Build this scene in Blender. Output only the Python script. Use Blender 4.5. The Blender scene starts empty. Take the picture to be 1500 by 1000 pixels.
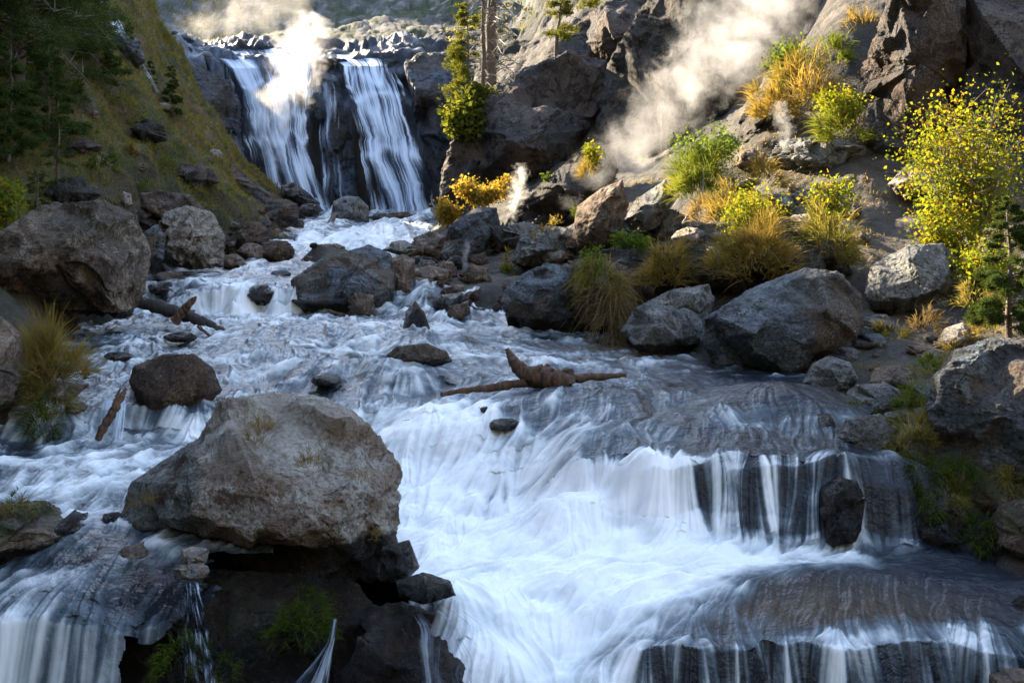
import bpy, math, random
import numpy as np
from math import radians
rng = np.random.default_rng(7)
random.seed(7)
sc = bpy.context.scene
COL = sc.collection
# ------------------------------------------------------------------ camera
F, U0, V0 = 1458.0, 750.0, 340.0          # focal length in photo pixels, horizon row
cam = bpy.data.cameras.new('camera'); cam.sensor_width = 36; cam.lens = F/1500*36
cam.shift_y = -(500-V0)/1500; cam.clip_start = .1; cam.clip_end = 1000
camo = bpy.data.objects.new('camera', cam); COL.objects.link(camo)
camo.location = (0, 0, 0); camo.rotation_euler = (radians(90), 0, 0)
sc.camera = camo
# ------------------------------------------------------------------ light
SUN_EL, SUN_AZ = radians(27), radians(-43)   # behind the left hill, shining towards the camera
SUN = np.array([math.sin(SUN_AZ)*math.cos(SUN_EL), math.cos(SUN_AZ)*math.cos(SUN_EL), math.sin(SUN_EL)])
w = bpy.data.worlds.new("World"); sc.world = w; w.use_nodes = True
sky = w.node_tree.nodes.new('ShaderNodeTexSky'); sky.sky_type = 'NISHITA'; sky.sun_disc = False
sky.sun_elevation = SUN_EL; sky.sun_rotation = SUN_AZ; sky.altitude = 2000; sky.air_density = 1.0; sky.dust_density = 1.5; sky.ozone_density = 1.0
w.node_tree.links.new(sky.outputs[0], w.node_tree.nodes['Background'].inputs[0])
w.node_tree.nodes['Background'].inputs[1].default_value = 0.15
sl = bpy.data.lights.new('sun', 'SUN'); sl.energy = 3.9; sl.angle = radians(.6); sl.color = (1, .92, .79)
so = bpy.data.objects.new('sun', sl); COL.objects.link(so)
from mathutils import Vector
so.rotation_euler = Vector(SUN).to_track_quat('Z', 'Y').to_euler()
so.location = (-20, 20, 30)
sc.view_settings.view_transform = 'Standard'; sc.view_settings.look = 'None'
sc.view_settings.exposure = 2.9; sc.view_settings.use_white_balance = True; sc.view_settings.white_balance_temperature = 7900; sc.view_settings.gamma = 1
sc.cycles.volume_step_rate = 2.0; sc.cycles.volume_max_steps = 64; sc.cycles.volume_bounces = 1
sc.cycles.max_bounces = 8; sc.cycles.transparent_max_bounces = 24; sc.cycles.caustics_reflective = False

# ------------------------------------------------------------------ noise
PERM = rng.permutation(256).astype(np.int32)
GR = rng.normal(size=(256, 3)).astype(np.float32); GR /= np.linalg.norm(GR, axis=1)[:, None]
def perlin(p, seed=0):
    p = np.asarray(p, np.float32) + np.float32(seed*17.31+100)
    i = np.floor(p).astype(np.int32); f = p-i; s = f*f*f*(f*(f*6-15)+10); i &= 255
    out = 0
    for a in (0, 1):
        pa = PERM[(i[:, 0]+a) & 255]; wa = s[:, 0] if a else 1-s[:, 0]
        for b in (0, 1):
            pb = PERM[(pa+i[:, 1]+b) & 255]; wb = wa*(s[:, 1] if b else 1-s[:, 1])
            for c in (0, 1):
                g = GR[PERM[(pb+i[:, 2]+c) & 255]]
                d = (f[:, 0]-a)*g[:, 0]+(f[:, 1]-b)*g[:, 1]+(f[:, 2]-c)*g[:, 2]
                out = out+d*wb*(s[:, 2] if c else 1-s[:, 2])
    return out*1.6
def fbm(p, octv=5, gain=.5, seed=0, ridge=False):
    p = np.asarray(p, np.float32); r = np.zeros(len(p), np.float32); a = 1.; t = 0
    for o in range(octv):
        n = perlin(p*(2.03**o), seed+o*3)
        r += a*((1-2*np.abs(n)) if ridge else n); t += a; a *= gain
    return r/t
def sstep(a, b, x):
    t = np.clip((x-a)/(b-a), 0, 1); return t*t*(3-2*t)
def gauss(x): return np.exp(-x*x)

# ------------------------------------------------------------------ mesh / object helpers
def mesh_np(name, verts, faces, mats, smooth=True, attrs=None, mat_idx=None):
    """faces: array (n,3) or (n,4)"""
    verts = np.asarray(verts, np.float32); faces = np.asarray(faces, np.int32)
    me = bpy.data.meshes.new(name); n, k = faces.shape
    me.vertices.add(len(verts)); me.vertices.foreach_set('co', verts.ravel())
    me.loops.add(n*k); me.loops.foreach_set('vertex_index', faces.ravel())
    me.polygons.add(n); me.polygons.foreach_set('loop_start', np.arange(0, n*k, k, dtype=np.int32))
    me.update(calc_edges=True)
    me.polygons.foreach_set('use_smooth', np.full(n, smooth))
    for m in (mats if isinstance(mats, (list, tuple)) else [mats]): me.materials.append(m)
    if mat_idx is not None: me.polygons.foreach_set('material_index', np.asarray(mat_idx, np.int32))
    for an, av in (attrs or {}).items():
        av = np.asarray(av, np.float32)
        if av.ndim == 1:
            me.attributes.new(an, 'FLOAT', 'POINT').data.foreach_set('value', av)
        else:
            if av.shape[1] == 3: av = np.concatenate([av, np.ones((len(av), 1), np.float32)], 1)
            me.attributes.new(an, 'FLOAT_COLOR', 'POINT').data.foreach_set('color', av.ravel())
    me.validate(); me.update()
    return me
def link(name, me, loc=(0, 0, 0), parent=None, label=None, cat=None, group=None, kind=None):
    o = bpy.data.objects.new(name, me); COL.objects.link(o); o.location = loc
    if parent: o.parent = parent
    if label: o['label'] = label
    if cat: o['category'] = cat
    if group: o['group'] = group
    if kind: o['kind'] = kind
    return o
def P(u, v, d): return np.array([d*(u-U0)/F, d, d*(V0-v)/F])

# ------------------------------------------------------------------ material helpers
class NT:
    def __init__(s, name):
        s.m = bpy.data.materials.new(name); s.m.use_nodes = True; s.t = s.m.node_tree; s.t.nodes.clear()
    def n(s, typ, props=None, **ins):
        nd = s.t.nodes.new(typ)
        for k, v in (props or {}).items(): setattr(nd, k, v)
        for k, v in ins.items():
            k2 = int(k[1:]) if k[0] == 'i' and k[1:].isdigit() else k.replace('_', ' ')
            sk = nd.inputs[k2]
            if isinstance(v, bpy.types.NodeSocket): s.t.links.new(v, sk)
            elif isinstance(v, (tuple, list)) and len(v) == 3 and sk.type == 'RGBA': sk.default_value = (*v, 1)
            else: sk.default_value = v
        return nd
    def attr(s, name, fac=True):
        nd = s.n('ShaderNodeAttribute', {'attribute_name': name}); return nd.outputs['Fac' if fac else 'Color']
    def noise(s, vec, scale, detail=4, rough=.55, dist=0):
        return s.n('ShaderNodeTexNoise', Vector=vec, Scale=scale, Detail=detail, Roughness=rough, Distortion=dist).outputs[0]
    def voro(s, vec, scale, feat='F1'):
        return s.n('ShaderNodeTexVoronoi', {'feature': feat}, Vector=vec, Scale=scale)
    def rng(s, val, a, b, c=0., d=1., smooth=True):
        return s.n('ShaderNodeMapRange', {'interpolation_type': 'SMOOTHSTEP' if smooth else 'LINEAR'}, Value=val, i1=a, i2=b, i3=c, i4=d).outputs[0]
    def math(s, op, a, b=0., c=0.):
        return s.n('ShaderNodeMath', {'operation': op}, i0=a, i1=b, i2=c).outputs[0]
    def mix(s, fac, a, b, mode='MIX'):
        nd = s.n('ShaderNodeMix', {'data_type': 'RGBA', 'blend_type': mode, 'clamp_factor': True})
        for i, v in ((0, fac), (6, a), (7, b)):
            sk = nd.inputs[i]
            if isinstance(v, bpy.types.NodeSocket): s.t.links.new(v, sk)
            elif isinstance(v, tuple): sk.default_value = (*v[:3], 1)
            else: sk.default_value = v
        return nd.outputs[2]
    def bump(s, h, dist, strength=1., normal=None):
        nd = s.n('ShaderNodeBump', Height=h, Distance=dist, Strength=strength)
        if normal is not None: s.t.links.new(normal, nd.inputs['Normal'])
        return nd.outputs[0]
    def out(s, surf=None, vol=None):
        o = s.t.nodes.new('ShaderNodeOutputMaterial')
        if surf is not None: s.t.links.new(surf, o.inputs[0])
        if vol is not None: s.t.links.new(vol, o.inputs[1])
        return s.m
def objco(N, scale=(1, 1, 1), rot=(0, 0, 0), kind='Object'):
    tc = N.n('ShaderNodeTexCoord').outputs[kind]
    return N.n('ShaderNodeMapping', Vector=tc, Scale=scale, Rotation=rot).outputs[0]

def rock_mat(name, c1, c2, c3, lichen=(.32, .31, .27), lich=.5, speck=.5, strata=(1, 1, 1), bump=1., rot=(0, 0, 0), second=None, rough=.9, spec=.35):
    N = NT(name); co = objco(N, strata, rot); iso = objco(N)
    big = N.noise(co, 1.6, 6, .6, .6); mid = N.noise(co, 6, 8, .7, .3); fine = N.noise(iso, 34, 5, .7)
    col = N.mix(N.rng(big, .43, .56), c1, c2)
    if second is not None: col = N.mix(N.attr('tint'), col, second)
    col = N.mix(N.rng(mid, .5, .72, 0, .8), col, c3)
    pat = N.noise(iso, 3.3, 9, .72, .2)
    col = N.mix(N.math('MULTIPLY', N.rng(pat, .525, .57), N.rng(fine, .35, .6, .3, 1.)), col, N.mix(lich, col, lichen))
    v = N.voro(iso, 26); sp = N.math('MULTIPLY', N.rng(v.outputs['Distance'], .1, .34, 1, 0), N.rng(N.noise(iso, 9, 3), .5, .62))
    col = N.mix(N.math('MULTIPLY', sp, speck), col, tuple(min(.6, x*1.45) for x in lichen))
    v2 = N.voro(iso, 15); pit = N.math('MULTIPLY', N.rng(v2.outputs['Distance'], .08, .22, 1, 0), N.rng(N.noise(iso, 6, 3), .52, .6))
    col = N.mix(N.math('MULTIPLY', pit, .75), col, tuple(x*.25 for x in c1))
    col = N.mix(N.rng(N.noise(iso, 42, 3, .8), .45, .65, .0, .22), col, tuple(min(.7, x*1.5) for x in c2))
    col = N.mix(N.rng(fine, .34, .56, .75, .0), col, tuple(x*.22 for x in c1))
    blot = N.noise(iso, 2.1, 4, .6, 1.2); col = N.mix(N.math('MULTIPLY', N.rng(blot, .5, .58), N.rng(mid, .4, .58, .15, .9)), col, tuple(x*.5 for x in c3))
    ve = N.voro(N.n('ShaderNodeVectorMath', {'operation': 'MULTIPLY_ADD'}, i0=N.n('ShaderNodeTexNoise', Vector=co, Scale=3., Detail=5.).outputs['Color'], i1=(.5,)*3, i2=co).outputs[0], 2.4, 'DISTANCE_TO_EDGE')
    crack = N.math('MULTIPLY', N.rng(ve.outputs['Distance'], .0, .018, 1, 0), N.rng(N.noise(iso, 1.7, 3), .5, .62)); col = N.mix(N.math('MULTIPLY', crack, .8), col, tuple(x*.2 for x in c1))
    col = N.mix(N.math('MULTIPLY', N.attr('pale'), N.rng(mid, .3, .7, .85, .25)), col, lichen)  # top light painted on upward faces, in the lichen colour
    wet = N.attr('wet')
    wetn = N.rng(N.math('ADD', wet, N.math('MULTIPLY', N.math('SUBTRACT', mid, .5), 1.2)), .35, .65)
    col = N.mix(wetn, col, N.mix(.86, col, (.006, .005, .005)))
    moss = N.math('MULTIPLY', N.attr('moss'), N.rng(N.noise(iso, 7, 6, .7), .42, .56))
    col = N.mix(moss, col, (.045, .06, .012))
    r = N.mix(wetn, N.mix(N.rng(mid, .4, .65), (rough,)*3, (min(1., rough*2.2),)*3), (.22,)*3)
    h = N.math('ADD', N.math('MULTIPLY', N.noise(co, 5, 10, .75, .3), 1.), N.math('ADD', N.math('MULTIPLY', fine, .22), N.math('ADD', N.math('MULTIPLY', pit, -.25), N.math('MULTIPLY', crack, -.3))))
    nrm = N.bump(h, .13*bump)
    b = N.n('ShaderNodeBsdfPrincipled', Base_Color=col, Roughness=r, Normal=nrm)
    b.inputs['Specular IOR Level'].default_value = spec
    return N.out(b.outputs[0])
M = {}
M['tan'] = rock_mat('lichened_tan_rock', (.41, .295, .225), (.60, .53, .46), (.20, .11, .06), (.64, .62, .56), .85, .9, second=(.24, .265, .26))
M['brown'] = rock_mat('brown_rock', (0.225, 0.150, 0.108), (0.345, 0.247, 0.180), (0.112, 0.063, 0.042), (0.540, 0.435, 0.330), .7, .5, second=(0.180, 0.150, 0.128))
M['darkbrown'] = rock_mat('dark_brown_rock', (0.112, 0.072, 0.054), (0.195, 0.123, 0.083), (0.068, 0.042, 0.030), (0.390, 0.285, 0.180), .5, .4, second=(0.083, 0.068, 0.060))
M['grey'] = rock_mat('grey_rock', (0.182, 0.189, 0.189), (0.308, 0.301, 0.287), (0.105, 0.095, 0.087), (0.476, 0.476, 0.420), .6, .6, second=(0.168, 0.161, 0.140))
M['blue'] = rock_mat('blue_grey_rock', (0.109, 0.133, 0.162), (0.189, 0.217, 0.246), (0.080, 0.072, 0.072), (0.348, 0.406, 0.406), .6, .6, (1, 1, 2.2), rot=(0, .5, 0), second=(0.189, 0.131, 0.090))
M['pale'] = rock_mat('pale_rock', (0.363, 0.286, 0.220), (0.550, 0.484, 0.418), (0.198, 0.110, 0.072), (0.638, 0.594, 0.528), .6, .3, second=(0.352, 0.330, 0.308))
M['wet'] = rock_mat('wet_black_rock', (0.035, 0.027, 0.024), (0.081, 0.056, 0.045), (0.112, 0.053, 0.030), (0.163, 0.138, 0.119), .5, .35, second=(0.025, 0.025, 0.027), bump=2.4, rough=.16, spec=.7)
M['cliff'] = rock_mat('brown_cliff_rock', (0.176, 0.116, 0.088), (0.253, 0.198, 0.165), (0.088, 0.064, 0.055), (0.297, 0.275, 0.253), .5, .2, (.4, .4, .4), bump=3, second=(0.110, 0.116, 0.127))
M['slab'] = rock_mat('dark_slab_rock', (0.081, 0.076, 0.074), (0.123, 0.114, 0.104), (0.048, 0.043, 0.040), (0.190, 0.180, 0.166), .5, .1, (.6, .6, .27), rot=(0, .9, 0), bump=3, second=(0.095, 0.081, 0.067))
M['bluecliff'] = rock_mat('wet_blue_cliff_rock', (0.150, 0.195, 0.270), (0.260, 0.320, 0.420), (0.080, 0.100, 0.130), (0.360, 0.380, 0.380), .3, .1, (.3, .3, .7), rot=(0, -.4, 0), bump=6, second=(0.170, 0.140, 0.110), rough=.5)

# ------------------------------------------------------------------ the valley as profile columns
def cols_eval(cols, u, d, as_v=True):
    """cols: {u: [(d, v or z)...]}; returns z on arrays u,d (smooth across columns)"""
    us = sorted(cols); dl = np.log(d); out = np.zeros_like(d)
    tab = []
    for c in us:
        dd = np.array([q[0] for q in cols[c]], float); vv = np.array([q[1] for q in cols[c]], float)
        z = dd*(V0-vv)/F if as_v else vv
        # interpolate z/d so that far extrapolation keeps its slope
        tab.append((np.log(dd), z))
    k = np.clip(np.searchsorted(us, u)-1, 0, len(us)-2); usa = np.array(us, float)
    t = np.clip((u-usa[k])/(usa[k+1]-usa[k]), 0, 1); t = t*t*(3-2*t)*.6+t*.4
    for j in range(len(us)):
        m0 = k == j; m1 = k+1 == j
        for mm, wt in ((m0, 1-t), (m1, t)):
            if mm.any(): out[mm] += wt[mm]*np.interp(dl[mm], tab[j][0], tab[j][1])
    return out
HILL = {
 -2600: [(3, 200), (6, -300), (12, -700), (30, -1500), (150, -1500)],
 -900: [(3, 500), (5, 500), (8, 250), (14, -100), (24, -500), (40, -800), (150, -900)],
 -300: [(3, 900), (6, 640), (8, 540), (10, 440), (13, 290), (20, 60), (30, -150), (50, -450), (150, -500)],
 0: [(3, 900), (6, 700), (8.5, 560), (10, 500), (13, 390), (15, 330), (19, 200), (24, 60), (30, -60), (40, -110), (60, -40), (75, 10), (150, -60)],
 100: [(5, 900), (9, 560), (11, 500), (14, 410), (16, 330), (21, 210), (28, 60), (34, -60), (50, -60), (70, 20), (90, 40), (150, -60)],
 200: [(5, 900), (11, 520), (14, 450), (16, 390), (19, 310), (25, 220), (34, 100), (42, 10), (50, -20), (70, 30), (90, 45), (150, -80)],
 250: [(5, 900), (14, 455), (18, 395), (21, 340), (27, 270), (36, 180), (44, 115), (50, 78), (58, 66), (80, 66), (90, 60), (150, -130)],
 300: [(5, 900), (15, 450), (20, 390), (25, 330), (32, 260), (40, 210), (50, 175), (54, 110), (58, 80), (66, 78), (80, 66), (95, 40), (150, -100)],
 360: [(5, 900), (16, 450), (22, 388), (27, 350), (34, 310), (44, 275), (50, 255), (54, 180), (56.5, 90), (60, 77), (68, 74), (85, 50), (150, -100)],
 430: [(5, 900), (16, 450), (24, 386), (28, 366), (34, 343), (44, 315), (52, 290), (55, 200), (57.5, 90), (61, 80), (68, 74), (85, 40), (150, -120)],
 500: [(5, 900), (16, 450), (26, 378), (34, 345), (44, 322), (54, 300), (56, 200), (58, 95), (62, 85), (66, 72), (85, 30), (150, -120)],
 570: [(5, 900), (16, 460), (20, 408), (28, 372), (38, 342), (50, 320), (54.5, 300), (57, 180), (59, 95), (62, 82), (66, 60), (85, 20), (150, -120)],
 640: [(5, 900), (14.5, 465), (18, 420), (23, 385), (28, 350), (36, 330), (46, 320), (54, 300), (57, 160), (60, 95), (66, 75), (85, 20), (150, -120)],
 700: [(5, 900), (14, 480), (17, 428), (20, 398), (25, 345), (30, 295), (36, 220), (44, 140), (60, 110), (80, 20), (150, -120)],
 760: [(5, 900), (13.5, 490), (16, 435), (19, 385), (23, 335), (28, 295), (34, 220), (42, 120), (60, 90), (80, 10), (150, -140)],
 850: [(5, 900), (12.8, 500), (14.5, 430), (17.5, 365), (22, 310), (27, 260), (33, 150), (40, 60), (60, -30), (150, -200)],
 950: [(5, 900), (12, 520), (13.5, 430), (16, 360), (19, 300), (24, 255), (28, 235), (34, 130), (40, 0), (60, -150), (150, -300)],
 1050: [(5, 900), (11, 545), (12.2, 450), (14.2, 365), (16.5, 290), (18.5, 225), (21, 212), (24, 202), (28, 192), (36, 60), (60, -200), (150, -400)],
 1150: [(5, 900), (10, 580), (11.2, 455), (13, 375), (15, 300), (16.6, 215), (18, 120), (19.5, 104), (24, 98), (28, 92), (36, -20), (60, -250), (150, -450)],
 1250: [(5, 900), (8.2, 620), (10, 500), (12, 425), (14, 320), (15.5, 235), (17, 130), (18.5, 40), (22, 0), (30, -150), (150, -500)],
 1310: [(5, 900), (6.6, 760), (7.6, 640), (9.2, 530), (11.5, 440), (13.5, 350), (15.3, 240), (17, 120), (20, 0), (28, -180), (150, -500)],
 1400: [(5, 900), (6.4, 800), (7.2, 690), (8.5, 570), (10, 485), (12, 420), (14, 320), (15, 200), (17, 0), (24, -200), (150, -600)],
 1500: [(4, 950), (6.2, 790), (7, 700), (8, 590), (10, 475), (12, 400), (13.5, 300), (14.5, 150), (16, -20), (22, -250), (150, -600)],
 1800: [(3, 1100), (5.5, 800), (7, 640), (10, 430), (13, 250), (15, 0), (20, -250), (150, -700)],
 3300: [(3, 900), (6, 500), (10, 100), (20, -300), (150, -900)],
}
UP = [(15.6, -.78), (20, -.76), (24, -.72), (26.5, -.62), (29, -.42), (32, -.18), (36, .1), (40, .3), (46, .6), (50, .95), (56, 1.25), (60, 1.4)]
WAT = {
 -150: [(4.6, -2.9), (5.0, -2.75), (5.2, -2.45), (5.32, -2.1), (5.5, -2.02), (5.9, -1.88), (6.2, -1.8), (7, -1.76), (8.2, -1.7), (8.5, -1.6), (9, -1.5), (12, -1.35), (14.6, -1.25)]+UP,
 80: [(4.6, -2.9), (5.0, -2.75), (5.15, -2.5), (5.3, -2.1), (5.5, -2.02), (5.9, -1.88), (6.2, -1.8), (7, -1.76), (8.2, -1.7), (8.4, -1.6), (8.7, -1.48), (9.5, -1.42), (12, -1.33), (14.6, -1.24)]+UP,
 200: [(4.6, -2.9), (5.0, -2.75), (5.12, -2.5), (5.27, -2.1), (5.5, -1.98), (5.9, -1.86), (6.2, -1.8), (7, -1.76), (8.2, -1.72), (8.4, -1.7), (8.6, -1.49), (9.5, -1.42), (11, -1.35), (11.3, -1.29), (13, -1.25), (14.6, -1.21)]+UP,
 320: [(4.6, -3.3), (5.0, -3.2), (5.14, -3.), (5.22, -1.93), (5.4, -1.84), (5.9, -1.84), (7, -1.78), (8.2, -1.74), (8.8, -1.5), (9.6, -1.43), (10.0, -1.41), (10.3, -1.35), (13, -1.25), (14.7, -1.2), (14.95, -.85)]+UP,
 450: [(4.6, -3.3), (5.0, -3.2), (5.12, -3.), (5.2, -2.0), (5.4, -1.86), (5.9, -1.84), (7, -1.8), (8.2, -1.74), (8.8, -1.53), (9.4, -1.45), (9.8, -1.36), (11.2, -1.32), (11.6, -1.27), (14.7, -1.2), (14.95, -.85)]+UP,
 520: [(4.6, -3.), (5.0, -2.7), (5.15, -2.4), (5.35, -2.12), (5.7, -2.1), (6.6, -2.05), (7.3, -1.98), (8.0, -1.72), (8.5, -1.53), (9.2, -1.46), (9.6, -1.35), (11, -1.3), (11.4, -1.24), (14.7, -1.19), (15., -1.)]+UP,
 620: [(4.6, -2.75), (5.0, -2.5), (5.25, -2.3), (5.6, -2.15), (6.5, -2.07), (7.2, -1.95), (7.7, -1.78), (8.2, -1.55), (9.0, -1.48), (9.3, -1.36), (10.8, -1.31), (11.1, -1.24), (14.0, -1.19), (14.6, -1.1)]+UP,
 750: [(4.6, -2.5), (5.0, -2.33), (5.5, -2.16), (6.4, -2.06), (7.0, -2.02), (7.25, -1.9), (7.55, -1.65), (8.1, -1.52), (8.6, -1.49), (9.0, -1.4), (11, -1.32), (13, -1.24), (14.6, -1.15)]+UP,
 850: [(4.6, -2.6), (5.0, -2.38), (5.5, -2.14), (6.4, -2.0), (6.78, -1.9), (7.0, -1.6), (7.3, -1.53), (8.3, -1.49), (8.7, -1.4), (9.5, -1.38), (12, -1.3), (14, -1.2)]+UP,
 960: [(4.6, -2.95), (4.95, -2.68), (5.06, -2.42), (5.22, -2.14), (5.6, -2.07), (6.4, -1.98), (6.6, -1.92), (6.68, -1.82), (6.78, -1.62), (6.9, -1.54), (7.4, -1.5), (8.0, -1.48), (8.4, -1.4), (9.5, -1.38), (12, -1.3), (14, -1.2)]+UP,
 1150: [(4.6, -2.95), (5.0, -2.75), (5.05, -2.45), (5.19, -2.13), (5.6, -2.06), (6.3, -2.0), (6.44, -1.97), (6.52, -1.88), (6.62, -1.7), (6.68, -1.58), (6.8, -1.52), (7.2, -1.49), (7.5, -1.46), (7.75, -1.39), (9.5, -1.36), (12, -1.3), (14, -1.2)]+UP,
 1300: [(4.6, -2.95), (5.0, -2.75), (5.05, -2.45), (5.19, -2.13), (5.6, -2.06), (6.25, -2.0), (6.38, -1.96), (6.46, -1.86), (6.56, -1.66), (6.68, -1.55), (7.2, -1.47), (7.6, -1.42), (9.5, -1.36), (12, -1.3), (14, -1.2)]+UP,
 1650: [(4.6, -2.9), (5.0, -2.7), (5.15, -2.3), (5.33, -2.1), (5.6, -2.05), (6.4, -1.98), (7.2, -1.5), (12, -1.3), (14, -1.2)]+UP,
}
LB = [(4, -400), (7.8, -300), (8.3, 60), (8.7, 112), (10, 115), (12, 105), (14, 200), (15, 225), (20, 235), (23, 290), (26, 380), (34, 425), (48, 440), (52, 375), (58, 350)]
RB = [(4, 1700), (5.4, 1560), (6.2, 1370), (6.8, 1290), (7.6, 1215), (8.6, 1190), (9.6, 1160), (10.6, 1010), (11.5, 920), (13, 860), (14, 735), (14.8, 610), (16, 560), (19, 430), (24, 420), (26, 560), (32, 610), (40, 630), (50, 640), (58, 650)]
def bank_out(u, d):
    """metres outside the river (positive on land)"""
    jit = 18*np.sin(d*5.1)+11*np.sin(d*11.3+1)
    l = np.interp(d, *zip(*LB))+jit; r = np.interp(d, *zip(*RB))+jit*.7
    return np.maximum((l-u), (u-r))*d/F
def water_z(u, d):
    q = np.stack([(u-U0)*d/F, d, np.zeros_like(d)], 1)
    warp = perlin(q*1.5, 3)*.27+perlin(q*4.2, 5)*.10
    near = sstep(4.6, 6, d)
    dd = d+warp*(d/7)*.8*np.where(d < 16, 1, .8)*(.6+.4*near)
    xl = np.stack([(u-U0)*d/F*1.9, 0*d+3.3, 0*d], 1); lipn = perlin(xl, 15)*.75+perlin(xl*2.7, 16)*.35
    dd = dd+lipn*sstep(830, 940, u)*(.26*gauss((d-5.25)/.42)+.20*gauss((d-6.75)/.4))
    return cols_eval(WAT, u, dd, False)
FALLCLIFF = lambda u, d: sstep(48, 53, d)*(1-sstep(62, 70, d))*sstep(225, 260, u)*(1-sstep(640, 700, u))
def ground_xyz(u, d, disp=True):
    z_h = cols_eval(HILL, u, d); z_w = water_z(u, d); out = bank_out(u, d)
    x = (u-U0)*d/F; q = np.stack([x, d, z_h*.7], 1)
    dep = .16+.2*sstep(0, .6, -out)
    t = sstep(-.05, .45+.03*d, out+.25*perlin(q*2.2, 9)*np.minimum(1, d/10))
    t = np.where(d > 56.5, 1, t)
    z = (z_w-dep)*(1-t)+np.maximum(z_h, z_w-.05)*t
    if disp:
        rocky = .5+.5*sstep(600, 760, u)+FALLCLIFF(u, d)*.8+.05*sstep(62, 75, d)
        amp = rocky*t*(.06+.011*d)
        n = fbm(q*(.9), 7, .55, 11, True); n2 = fbm(q*.28+5, 4, .5, 23); n3 = fbm(q*.5+3, 4, .5, 31)
        z = z+amp*(n*.8+n2*1.6)
        lf = t*sstep(15, 24, d)*(1-sstep(46, 54, d))*(1-sstep(430, 560, u)); amp = amp*(1-.75*sstep(54, 56, d)*(1-sstep(64, 70, d))*sstep(265, 290, u)*(1-sstep(560, 600, u))); z = z+lf*(fbm(q*.22+20, 3, .5, 43)*1.7+fbm(q*.7+3, 4, .55, 45, True)*.45)
        x = x+amp*n3*1.2
        d = d+amp*fbm(q*.6+9, 4, .5, 37)*1.0
        cl = FALLCLIFF(u, d)
        st = perlin(np.stack([x*.25, d*.1, z*1.1], 1), 41)
        d = d-cl*1.4*st*t
    return np.stack([x, d, z], 1), t, out
# land: one sheet
gu = np.concatenate([np.linspace(-2600, -120, 110)[:-1], np.linspace(-120, 1620, 560), np.linspace(1620, 3300, 70)[1:]])
gd = np.concatenate([np.linspace(1.2, 4.4, 16)[:-1], np.exp(np.linspace(math.log(4.4), math.log(46), 420))[:-1], np.linspace(46, 62, 110)[:-1], np.exp(np.linspace(math.log(62), math.log(150), 90)), np.linspace(155, 240, 14)])
GUU, GDD = np.meshgrid(gu, gd); gsh = GUU.shape
gxyz, gt, gout = ground_xyz(GUU.ravel(), GDD.ravel())
uf, df = GUU.ravel(), GDD.ravel()
# left hill's unseen crest, height shaped so its shadow stops on the right bank
SH = [(1560, 6.5, -.9), (1440, 8.3, -.85), (1400, 9.6, -.55), (1230, 10.2, -.60), (1030, 12.2, -.55), (860, 14, -.3), (760, 17, -.2), (700, 22, .2), (660, 28, .9), (650, 40, 2.0), (640, 50, 2.5), (430, 48, 1.2), (480, 56, 2.0), (300, 60, 5.0), (300, 72, 9), (600, 85, 22), (400, 100, 34), (300, 125, 50)]
RL = [(-6.5-.40*y, y) for y in (0, 200)]
rp = []
for (uu, dd, zz) in SH:
    x0 = (uu-U0)*dd/F; a, b, c = -SUN[0], SUN[1], SUN[2]
    t_ = (x0+10.5+.40*dd)/(a-.40*b); rp.append((dd+b*t_, zz+c*t_))
rp.sort(); RY = np.array([q[0] for q in rp]); RZ = np.array([q[1] for q in rp])
rz = np.interp(gxyz[:, 1], np.concatenate([[0, RY[0]-1.5], RY, [RY[-1]+30]]), np.concatenate([[RZ[0]-1, RZ[0]-1.0], RZ, [RZ[-1]+3]]))
dist = gxyz[:, 0]-(-10.5-.40*gxyz[:, 1])       # + = river side
GZ_RAW = gxyz[:, 2].copy()
rid = rz-np.abs(dist)*1.3
msk = (uf < 235)
cap = np.where(gxyz[:, 2] > rz, rz+(gxyz[:, 2]-rz)*.02, gxyz[:, 2])
gz2 = np.maximum(np.minimum(gxyz[:, 2], cap), rid)
gxyz[:, 2] = np.where(msk & (dist < 6+0*dist), gz2, gxyz[:, 2])
# albedo zones
q = gxyz*np.array([1, 1, 1], np.float32)
na = fbm(q*.5, 5, .55, 51); nb = fbm(q*1.7, 5, .6, 53); nc = fbm(q*.16, 3, .5, 57)
def C(*c): return np.array(c, np.float32)
def lerp(a, b, t): return a*(1-t)[:, None]+b*t[:, None]
one = np.ones((len(uf), 1), np.float32)
left = lerp(one*C(.085, .09, .03), one*C(.19, .13, .065), sstep(-.15, .25, na+.3*nb)); left = lerp(left, one*C(.12, .105, .09), sstep(.12, .3, nb-.2*na))
left = lerp(left, one*C(.14, .12, .105), sstep(1.4, .3, gout))
right = lerp(one*C(.10, .088, .076), one*C(.155, .135, .115), sstep(-.2, .25, nb)); right = lerp(right, one*C(.075, .07, .066), sstep(0, .3, na))
right = lerp(right, one*C(.05, .065, .02), sstep(.1, .3, nc+.4*nb)*sstep(9, 11, df)*.35)
pth = gauss((uf-np.interp(df, [9, 11, 13, 15.5], [1420, 1330, 1295, 1275]))/55)*sstep(8.5, 10, df)*(1-sstep(15.5, 16.5, df))
right = lerp(right, one*C(.15, .125, .105), pth)
nd = fbm(q*np.array([.5, .5, 1.1])+3, 6, .6, 59); far = lerp(one*C(.09, .09, .085), one*C(.21, .205, .19), sstep(.0, .22, nd)); far = lerp(far, one*C(.045, .06, .02), sstep(-.02, .08, na*.8-nd*.5+nc*.4))
clf = lerp(one*C(.13, .17, .24), one*C(.24, .28, .35), sstep(-.1, .3, nb)); clf = lerp(clf, one*C(.10, .085, .07), sstep(.15, .35, na))
gc = lerp(left, right, sstep(560, 650, uf))
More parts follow.
